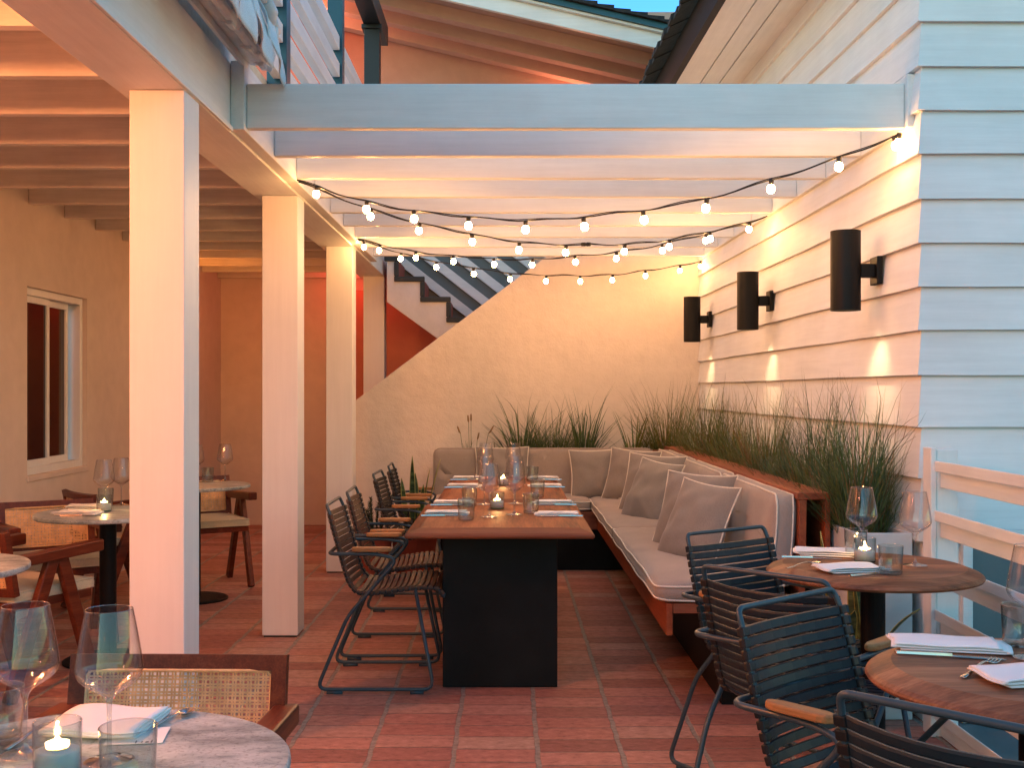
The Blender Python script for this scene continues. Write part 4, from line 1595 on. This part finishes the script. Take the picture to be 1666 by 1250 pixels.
clump('grass_clump', 'airy grass clump with thin dry tips near the middle sconce', 'grass clump', (1.51, 6.68, zb), 400, .70, 1.0, [G, O, D], .0036, (.02, .7), (.1, 1.2), .10, .9, 1.4, 15, GG, weights=[4, 4, 3], wall=.85)
clump('grass_clump', 'mid green grass clump right below the middle sconce', 'grass clump', (1.49, 7.22, zb), 420, .48, 1.0, [G, O, BG], .0038, (.05, .8), (.1, 1.3), .10, .9, 1.4, 16, GG, weights=[5, 3, 3], wall=.85)
clump('grass_clump', 'golden olive grass clump beyond the middle sconce', 'grass clump', (1.49, 7.80, zb), 420, .66, 1.055, [O, G, D], .004, (.05, .85), (.1, 1.3), .10, .9, 1.4, 17, GG, weights=[6, 3, 2], wall=.85)
clump('grass_clump', 'olive grass clump with arching tips below the farthest sconce', 'grass clump', (1.46, 8.42, zb), 420, .72, 1.1, [O, G, D], .0042, (.05, .6), (.1, 1.3), .10, .9, 1.4, 18, GG, weights=[6, 3, 1], wall=.85)
clump('grass_clump', 'olive grass clump filling the corner of the two walls', 'grass clump', (1.30, 9.22, zb), 380, .72, 1.1, [O, G, D], .0046, (.05, .6), (.1, 1.2), .11, 1.2, .8, 19, GG, weights=[6, 3, 1], wall=.6)
# along the stucco wall
clump('grass_clump', 'broad bladed dark grass in front of the stucco wall near the corner', 'grass clump', (1.02, 9.20, zb), 34, .54, 1.25, [G, O], .014, (.1, .65), (.2, 1.0), .03, 1, 1, 20, GG)
clump('grass_clump', 'spiky grass clump with long stiff blades against the stucco wall', 'grass clump', (.62, 9.22, zb), 90, .68, 1.15, [G, BG], .011, (.02, .75), (.05, .7), .045, 1, 1, 21, GG)
clump('grass_clump', 'fine grass clump between the two spiky ones at the stucco wall', 'grass clump', (.36, 9.25, zb), 380, .60, 1.15, [G, O, BG], .0042, (.05, .7), (.1, 1.2), .10, 1.6, .7, 22, GG)
clump('grass_clump', 'wide arching grass clump above the lone throw pillow', 'grass clump', (.12, 9.22, zb), 150, .64, 1.3, [G, BG], .009, (.02, .8), (.05, .9), .06, 1.2, 1, 23, GG)
clump('grass_clump', 'small low grass tuft right of the plant with bottlebrush heads', 'grass clump', (-.10, 9.18, zb), 40, .22, 1.1, [G, O], .007, (.1, .8), (.1, .9), .04, 1, 1, 24, GG)
# plant with cattail-like heads
random.seed(25)
XLIM[0] = 9
t = thing('flowering_plant', 'small grass with brown bottlebrush heads at left end of the planter', 'plant', (-.29, 9.16, zb))
b = MB()
for i in range(34):
    blade(b, (random.uniform(-.04, .04), random.uniform(-.03, .03), 0), random.uniform(0, 6.28), .24 * random.uniform(.6, 1.1), random.uniform(.1, .75), random.uniform(0, .6), .007, 5, 0)
b.build('leaves', [G], t)
for (dx, h) in ((-.085, .27), (-.02, .36), (.0, .37), (.14, .27), (.05, .22)):
    b = MB()
    top = Vector((dx, 0, h))
    b.tube([(dx * .3, 0, 0), (dx * .8, 0, h * .5), top], .0022, 5)
    so = b.build('stem', G, t)
    b = MB()
    b.tube([top, top + Vector((dx * .1, 0, .012)), top + Vector((dx * .25, 0, .05)), top + Vector((dx * .3, 0, .06))], [.003, .0075, .0065, .002], 7)
    b.build('flower_head', M['grass_dry'], so, smooth=True)

def pot(mb, r, h, mat=None):
    mb.lathe([(.0001, .002), (r * .72, .002), (r * .93, h * .8), (r * .95, h * .86), (r, h * .86), (r, h), (r * .9, h), (r * .88, h * .86), (.0001, h * .86)], seg=32)
def snake_leaf(mb, base, h, az, lean, w, twist=0):
    n = 9
    L, Rr, cen = [], [], []
    p = Vector(base)
    d = Vector((math.cos(az), math.sin(az), 0))
    for i in range(n + 1):
        t = i / n
        a = lean * (.4 + t)
        tw = az + PI / 2 + twist * t
        s = Vector((math.cos(tw), math.sin(tw), 0))
        prof = [.55, .7, .85, .95, 1, 1, .93, .78, .5, .04][i]
        nrm = Vector((-s.y, s.x, 0))
        L.append(p - s * w * prof / 2); Rr.append(p + s * w * prof / 2); cen.append(p + nrm * w * .12 * prof)
        p = p + (d * math.sin(a) + Vector((0, 0, 1)) * math.cos(a)) * h / n
    def mixp(a, c, k): return a.lerp(c, k)
    cols = []
    for i in range(n + 1):
        cols.append([L[i], mixp(L[i], cen[i], .2), cen[i], mixp(Rr[i], cen[i], .2), Rr[i]])
    vs = [v for c in cols for v in c]
    o = len(mb.v)
    for i in range(n):
        for j in range(4):
            mb.f.append(tuple(o + q for q in (i * 5 + j, i * 5 + j + 1, (i + 1) * 5 + j + 1, (i + 1) * 5 + j)))
            mb.mi.append(1 if j in (0, 3) else 0)
    mb.v += [tuple(v) for v in vs]
def snake_plant(label, loc, leaves, r, h, potmat, grp=None):
    t = thing('snake_plant', label, 'potted plant', loc, 0, grp)
    b = MB(); pot(b, r, h)
    b.build('pot', potmat, t, smooth=False, bevel=.003)
    b = MB(); b.disc(r * .88, h * .88)
    b.build('soil', M['soil'], t)
    for (dx, dy, hh, az, ln, w) in leaves:
        b = MB()
        snake_leaf(b, (dx, dy, h * .86), hh, az, ln, w, random.uniform(-.6, .6))
        b.build('leaf', [M['snake'], M['snake_edge']], t, smooth=True, solid=.003)
    return t
random.seed(31)
snake_plant('snake plant in a terracotta pot at the left end of the far bench', (-.66, 8.10, 0),
            [(-.055, -.03, .44, 2.9, .10, .055), (-.01, -.05, .60, -1.6, .02, .045), (.05, -.02, .52, .2, .15, .065), (.0, .04, .47, 1.5, .05, .06), (.08, .03, .58, .3, .22, .06), (-.05, .03, .35, 2.4, .2, .05), (.04, -.06, .40, -.7, .12, .055)],
            .17, .335, M['terracotta'])
snake_plant('snake plant in pale pot behind the farther round wooden table', (1.40, 4.56, 0),
            [(-.10, .0, .50, 3.0, .10, .045), (.0, -.05, .38, 3.4, .12, .05), (.05, -.02, .33, 5.5, .30, .05), (-.05, -.06, .26, 4.6, .65, .05), (.07, -.06, .27, -.5, .75, .05), (.02, .05, .42, 1.2, .1, .05), (-.02, -.02, .40, 4.0, .05, .04)],
            .13, .33, M['planter'])
# rosemary
random.seed(33)
t = thing('rosemary_bush', 'rosemary in terracotta pot between the third post and the chairs', 'potted plant', (-.93, 8.0, 0))
b = MB(); pot(b, .13, .37)
b.build('pot', M['terracotta'], t, bevel=.003)
b = MB(); b.disc(.114, .325)
b.build('soil', M['soil'], t)
b = MB()
for i in range(20):
    a = random.uniform(0, 6.28); r = random.uniform(0, .08)
    p = Vector((r * math.cos(a), r * math.sin(a), .33))
    hh = random.uniform(.16, .34)
    d = Vector((math.cos(a) * random.uniform(.1, .7), math.sin(a) * random.uniform(.1, .7), 1)).normalized()
    nseg = 22
    for j in range(nseg):
        q = p + d * hh * j / nseg
        for kk in range(5):
            az = random.uniform(0, 6.28)
            dd = (d * .9 + Vector((math.cos(az), math.sin(az), 0)) * .9).normalized() * .032
            s = Vector((-math.sin(az), math.cos(az), 0)) * .0034
            b.add([q - s, q + s, q + dd], [(0, 1, 2)])
    b.tube([p, p + d * hh], .0016, 4)
b.build('foliage', M['rosemary'], t)

# ================================================================== TABLEWARE
def glass_mesh():
    b = MB()
    prof = [(.040, .002), (.0395, .0035), (.030, .005), (.012, .009), (.0048, .018), (.0038, .035), (.0036, .07), (.0042, .095), (.0065, .104), (.016, .113), (.034, .124), (.048, .136), (.0535, .148), (.0535, .156), (.050, .180), (.0445, .212), (.0375, .249)]
    pr = smooth_path([(r, 0, z) for r, z in prof], 2)
    b.k = 1
    b.lathe([(p.x, p.z) for p in pr[:18]], seg=36)
    b.k = 0
    b.lathe([(p.x, p.z) for p in pr[17:]], seg=36)
    # inner skin
    pin = [(.0001, .112), (.014, .1155), (.032, .1265), (.0465, .138), (.0522, .149), (.0522, .156), (.0488, .180), (.0434, .212), (.0366, .249)]
    pr = smooth_path([(r, 0, z) for r, z in pin], 2)
    b.lathe([(p.x, p.z) for p in pr], seg=36)
    b.k = 1
    b.lathe([(.0376, .2486), (.0377, .2494), (.0370, .2502), (.0365, .2494), (.0366, .2486)], seg=36)
    return b
GM_W = None
def wine_glass(label, x, y, z, sc=1.0):
    global GM_W
    if GM_W is None:
        o = glass_mesh().build('wine_glass', [M['glass'], M['glass_stem']], smooth=True)
        GM_W = o
    else:
        o = GM_W.copy(); C.objects.link(o)
    o.location = (x, y, z); o.scale = (sc, sc, sc)
    return tag(o, label, 'wine glass', 'wine glasses set on the tables')
GM_T = None
def tumbler(label, x, y, z, sc=1.0):
    global GM_T
    if GM_T is None:
        b = MB()
        b.lathe([(.0001, .001), (.034, .001), (.036, .004), (.0385, .05), (.0405, .094)], seg=40)
        b.lathe([(.0001, .011), (.032, .011), (.0345, .016), (.037, .05), (.0392, .094)], seg=40)
        b.k = 1
        b.lathe([(.0406, .0935), (.0407, .0944), (.0398, .0954), (.0391, .0944), (.0391, .0935)], seg=40)
        b.lathe([(.0340, .0012), (.0365, .004), (.0369, .011)], seg=40)
        o = b.build('tumbler', [M['glass_thick'], M['glass_stem']], smooth=True)
        GM_T = o
    else:
        o = GM_T.copy(); C.objects.link(o)
    o.location = (x, y, z); o.scale = (sc, sc, sc)
    return tag(o, label, 'water glass', 'water tumblers set on the tables')
CN = None
def candle(label, x, y, z, e=.35, sc=1.0):
    global CN
    if CN is None:
        t = thing('candle_glass', label, 'candle', (x, y, z), 0, 'lit candles in glass cups')
        b = MB()
        b.lathe([(.0001, .0012), (.0345, .0012), (.0362, .004), (.0372, .083)], seg=40)
        b.lathe([(.0345, .0075), (.0356, .083)], seg=40)
        b.lathe([(.0372, .083), (.0364, .0842), (.0356, .083)], seg=40)
        b.build('cup', M['glass_thick'], t, smooth=True)
        b = MB()
        b.lathe([(.0001, .0020), (.0338, .0020), (.0340, .0072), (.0001, .0073)], seg=40)
        b.build('cup_base', M['glass_base'], t)
        b = MB()
        b.lathe([(.0001, .0078), (.0335, .0078), (.0340, .038), (.030, .0395), (.0001, .041)], seg=40)
        b.build('sand', M['sand'], t, smooth=True)
        b = MB()
        b.lathe([(.0001, .0415), (.0165, .0415), (.0185, .050), (.0182, .0505), (.0160, .0455), (.0001, .0452)], seg=28)
        tl = b.build('tealight', M['sand'], t, smooth=True)
        b = MB()
        b.lathe([(.0001, .0455), (.0034, .0465), (.0056, .050), (.0048, .054), (.0022, .0585), (.0001, .0615)], seg=12)
        b.build('flame', M['flame'], tl, smooth=True)
        d = bpy.data.lights.new('flame_light', 'POINT')
        d.energy = e; d.color = (1, .5, .18); d.shadow_soft_size = .001
        o = bpy.data.objects.new('flame_light', d); C.objects.link(o); o.parent = t; o.location = (0, 0, .0635)
        CN = t
    else:
        t = dup(CN, (x, y, z), 0, label)
    t.scale = (sc, sc, sc)
    return t
NAP = {}
def napkin(label, x, y, z, L, W, rot, seed=0):
    """folded linen: a flattened S of cloth, open edges towards +x"""
    b = MB()
    rnd = random.Random(seed)
    th = .0028
    path = [(-L / 2 + .008, .0016), (L / 2 - .006, .0016), (L / 2, .0045), (L / 2 - .006, .0078), (-L / 2 + .006, .0078), (-L / 2, .0108), (-L / 2 + .006, .0140), (L * .10, .0142), (L * .46, .0136)]
    sp = smooth_path([(p[0], 0, p[1]) for p in path], 4)
    ph = rnd.uniform(0, 6)
    nv = 8
    def cp(i, j, off):
        v = j / nv
        p = sp[i]
        ww = W / 2 * (1 - .02 * math.sin(i * .7 + ph))
        yy = (2 * v - 1) * ww
        lift = .0022 * (math.sin(p.x * 40 + v * 4 + ph) + math.sin(v * 7 + ph)) * (p.z / .014)
        edge = .35 + .65 * 1
        return (p.x + .003 * math.sin(v * 5 + ph), yy, p.z * (1 + .12 * math.sin(v * 6.28 + ph)) + max(-p.z * .3, lift * .5) + off)
    n = len(sp) - 1
    vs = [cp(i, j, 0) for i in range(n + 1) for j in range(nv + 1)]
    b.add(vs, [(i * (nv + 1) + j, i * (nv + 1) + j + 1, (i + 1) * (nv + 1) + j + 1, (i + 1) * (nv + 1) + j) for i in range(n) for j in range(nv)])
    o = b.build('napkin', M['napkin'], smooth=True, solid=th, loc=(x, y, z + .0015), rot=(0, 0, rot))
    return tag(o, label, 'napkin', 'folded white linen napkins')
CUT = {}
def cutlery(kind, label, x, y, z, rot, L=.20, tilt=0, flip=False):
    key = (kind,)
    if key in CUT:
        o = CUT[key].copy(); C.objects.link(o)
    else:
        b = MB()
        def ribbon(sts, th=.0022):
            n = len(sts)
            vs = []
            for (xx, w, zz) in sts:
                vs += [(xx, -w, zz), (xx, w, zz), (xx, w * .8, zz + th), (xx, -w * .8, zz + th)]
            fs = []
            for i in range(n - 1):
                for k in range(4):
                    fs.append((i * 4 + k, i * 4 + (k + 1) % 4, (i + 1) * 4 + (k + 1) % 4, (i + 1) * 4 + k))
            fs += [(0, 1, 2, 3), (n * 4 - 1, n * 4 - 2, n * 4 - 3, n * 4 - 4)]
            b.add(vs, fs)
        if kind == 'knife':
            ribbon([(-.10, .003, .001), (-.097, .0062, .001), (-.05, .0055, .0015), (.0, .0045, .002), (.012, .0040, .0018)], .005)
            ribbon([(.0125, .0042, .002), (.03, .0078, .0018), (.08, .0085, .0015), (.105, .006, .0012), (.115, .0012, .001)], .0014)
        elif kind == 'fork':
            ribbon([(-.10, .003, .0012), (-.096, .0072, .0012), (-.06, .006, .003), (-.01, .0035, .010), (.025, .0032, .0115), (.042, .005, .008), (.052, .0115, .0045), (.064, .0128, .0030)], .0024)
            for q in (-.0108, -.0036, .0036, .0108):
                b.tube([(.0635, q, .0042), (.08, q, .0036), (.098, q, .0066), (.103, q, .0085)], [.0018, .0017, .0014, .0007], 6)
        else:
            ribbon([(-.095, .003, .0012), (-.09, .0065, .0012), (-.05, .0055, .003), (.0, .0035, .009), (.035, .0032, .0105)], .0024)
            b.lathe([(.0001, 0), (.006, .0008), (.012, .003), (.0165, .0075), (.0172, .0082), (.0158, .0080), (.0001, .0016)], (.060, 0, .001), 18, 1.55, 1.0)
        o = b.build(kind, M['steel'], smooth=(kind != 'knife'))
        CUT[key] = o
    o.location = (x, y, z); o.rotation_euler = (0, 0, rot); o.scale = (L / .205,) * 3
    return tag(o, label, kind, 'steel cutlery set beside the napkins')

H1, HM = .7565, .7415
# near long table
wine_glass('left one of the near pair of wine glasses on the near long table', -.083, 5.30, H1)
wine_glass('right one of the near pair of wine glasses on the near long table', .034, 5.40, H1)
wine_glass('left wine glass of the pair behind the candle, near long table', -.118, 5.88, H1)
wine_glass('right wine glass of the pair behind the candle, near long table', .042, 5.92, H1)
wine_glass('left wine glass of the pair on the far long table', -.140, 7.36, H1)
wine_glass('right wine glass of the pair on the far long table', .040, 7.36, H1)
tumbler('water glass at the left before the nearest napkin of the long table', -.187, 5.20, H1)
tumbler('water glass at the left beside the second napkin of the near long table', -.192, 5.80, H1)
tumbler('water glass at the right of the candle on the near long table', .115, 5.48, H1)
tumbler('water glass at the near right corner of the far long table', .168, 6.30, H1)
tumbler('water glass at the far right of the far long table', .166, 7.45, H1)
candle('lit candle in a glass cup in the middle of the near long table', -.050, 5.68, H1)
candle('lit candle in a glass cup on the far long table', -.025, 7.08, H1)
sets = [(-.285, 5.42, 0, 'nearest left napkin of the near long table', 'l'), (-.275, 5.92, 0, 'second left napkin of the near long table', 'l'),
        (.235, 5.40, PI, 'nearest right napkin of the near long table', 'r'), (.238, 5.93, PI, 'second right napkin of the near long table', 'r'),
        (-.262, 6.98, 0, 'near left napkin of the far long table', 'l'), (-.255, 7.58, 0, 'left napkin at the far end of the far long table', 'l'),
        (.232, 7.0, PI, 'near right napkin of the far long table', 'r'), (.240, 7.58, PI, 'right napkin at the far end of the far long table', 'r')]
for i, (x, y, r, lb, sd) in enumerate(sets):
    napkin('white folded ' + lb.replace('nearest', 'linen at the nearest seat,').replace('linen at the nearest seat, left napkin', 'napkin, nearest on the left side').replace('linen at the nearest seat, right napkin', 'napkin, nearest on the right side'), x, y, H1, .19, .105 if sd == 'l' else .085, r + random.uniform(-.04, .04), 40 + i)
    place = {0: 'nearest left', 1: 'second left', 2: 'nearest right', 3: 'second right'}.get(i % 4)
    tb = 'near long table' if i < 4 else 'far long table'
    if i >= 4: place = ['near left', 'far left', 'near right', 'far right'][i - 4]
    yk = -.068 if sd == 'l' else -.062
    cutlery('knife', 'knife at the front edge of the %s napkin, %s' % (place, tb), x + (-.02 if sd == 'l' else .02), y + yk, H1, 0 if sd == 'l' else PI, .21)
    if sd == 'r':
        cutlery('fork', 'fork beside the %s napkin, %s' % (place, tb), x - .02, y - .048 + .105, H1, PI, .19)

# farther round wooden table
napkin('white napkin at the back of the farther round wooden table', 1.150, 4.09, H1, .21, .12, R(-12), 60)
napkin('white napkin at the front of the farther round wooden table', 1.125, 3.735, H1, .20, .125, R(14), 61)
cutlery('knife', 'knife before the back napkin of the farther round wooden table', 1.065, 4.005, H1, R(-14), .20)
cutlery('fork', 'fork with raised tines left of the front napkin, farther round table', .995, 3.83, H1, R(42), .19)
cutlery('knife', 'knife right of the front napkin, farther round table', 1.18, 3.655, H1, R(24), .20)
candle('lit candle in a glass cup on the farther round wooden table', 1.232, 3.915, H1)
tumbler('water glass directly behind the candle on the farther round wooden table', 1.245, 4.06, H1)
tumbler('water glass in front, farther round wooden table', 1.233, 3.655, H1, .98)
wine_glass('left wine glass on the farther round wooden table', 1.247, 4.00, H1)
wine_glass('right wine glass on the farther round wooden table', 1.374, 3.83, H1)
# nearer round wooden table
napkin('rolled edge white napkin at the back of the cropped round wooden table', 1.015, 2.615, H1, .235, .12, R(-13), 62)
napkin('white napkin at the front of the cropped round wooden table', 1.075, 2.325, H1, .20, .13, R(10), 63)
cutlery('knife', 'long knife before the back napkin of the cropped round table', .975, 2.525, H1, R(-17), .22)
cutlery('fork', 'fork with four tines raised toward the back napkin, cropped table', 1.00, 2.405, H1, R(48), .21)
cutlery('fork', 'fork whose handle shows behind the rolled napkin, cropped table', 1.09, 2.665, H1, R(170), .21)
tumbler('water glass on the cropped round wooden table', 1.185, 2.63, H1, 1.0)
wine_glass('wine glass cut by the right edge of the photo', 1.155, 2.50, H1)
# nearest stone table
wine_glass('large wine glass standing before the woven chair back', -.648, 1.852, HM)
wine_glass('large wine glass leftmost on the nearest grey stone table', -.798, 1.884, HM)
tumbler('water glass at the bottom edge, right of the nearest candle', -.570, 1.71, HM, 1.06)
tumbler('water glass cut by the left edge on the nearest stone table', -.875, 1.96, HM)
candle('lit candle with white sand on the nearest grey stone table', -.710, 1.795, HM, sc=1.0)
napkin('white napkin behind the large wine glass on the nearest stone table', -.722, 2.05, HM, .165, .17, R(86), 64)
cutlery('spoon', 'copper toned spoon right of the napkin on the nearest stone table', -.618, 2.075, HM, R(68), .17)
cutlery('fork', 'copper toned fork left of the napkin on the nearest stone table', -.828, 2.00, HM, R(80), .19)
b = MB()
b.box(-.04, .058, -.042, .05, .0, .0012)
mc = b.build('card', M['napkin'], loc=(-.655, 1.985, HM), rot=(0, 0, R(8)))
tag(mc, 'small white printed card peeking from under the nearest napkin', 'card')
ink = simple('printed_ink', (.03, .04, .05), .7)
b = MB()
for (dx, w, h) in ((.012, .0022, .013), (.022, .0022, .009), (.029, .0055, .006), (.038, .0022, .013), (.045, .0022, .013)):
    b.box(dx, dx + w, -.040, -.040 + h, .00125, .0016)
b.build('lettering', ink, mc)
# porch tables
napkin('white napkin behind on the stone table by the window', -2.16, 5.86, HM, .19, .11, R(6), 65)
napkin('white napkin in front on the stone table by the window', -2.10, 5.56, HM, .20, .12, R(-4), 66)
cutlery('knife', 'knife before the front napkin of the window table', -2.06, 5.49, HM, R(4), .20)
candle('lit candle in a glass cup on the stone table by the window', -2.02, 5.70, HM)
wine_glass('wine glass behind the candle on the stone table by the window', -2.07, 5.84, HM)
wine_glass('wine glass half hidden by the first post', -2.035, 6.0, HM)
tumbler('water glass right of the candle on the table by the window', -2.10, 5.95, HM)
wine_glass('wine glass on the far porch table, beside the tumblers', -1.885, 7.60, HM)
wine_glass('wine glass on the far porch table, partly behind the first post', -2.05, 7.50, HM)
tumbler('water glass on the far porch table under the woven chair back', -1.99, 7.56, HM)
tumbler('water glass on the far porch table at the edge of the first post', -2.055, 7.42, HM)
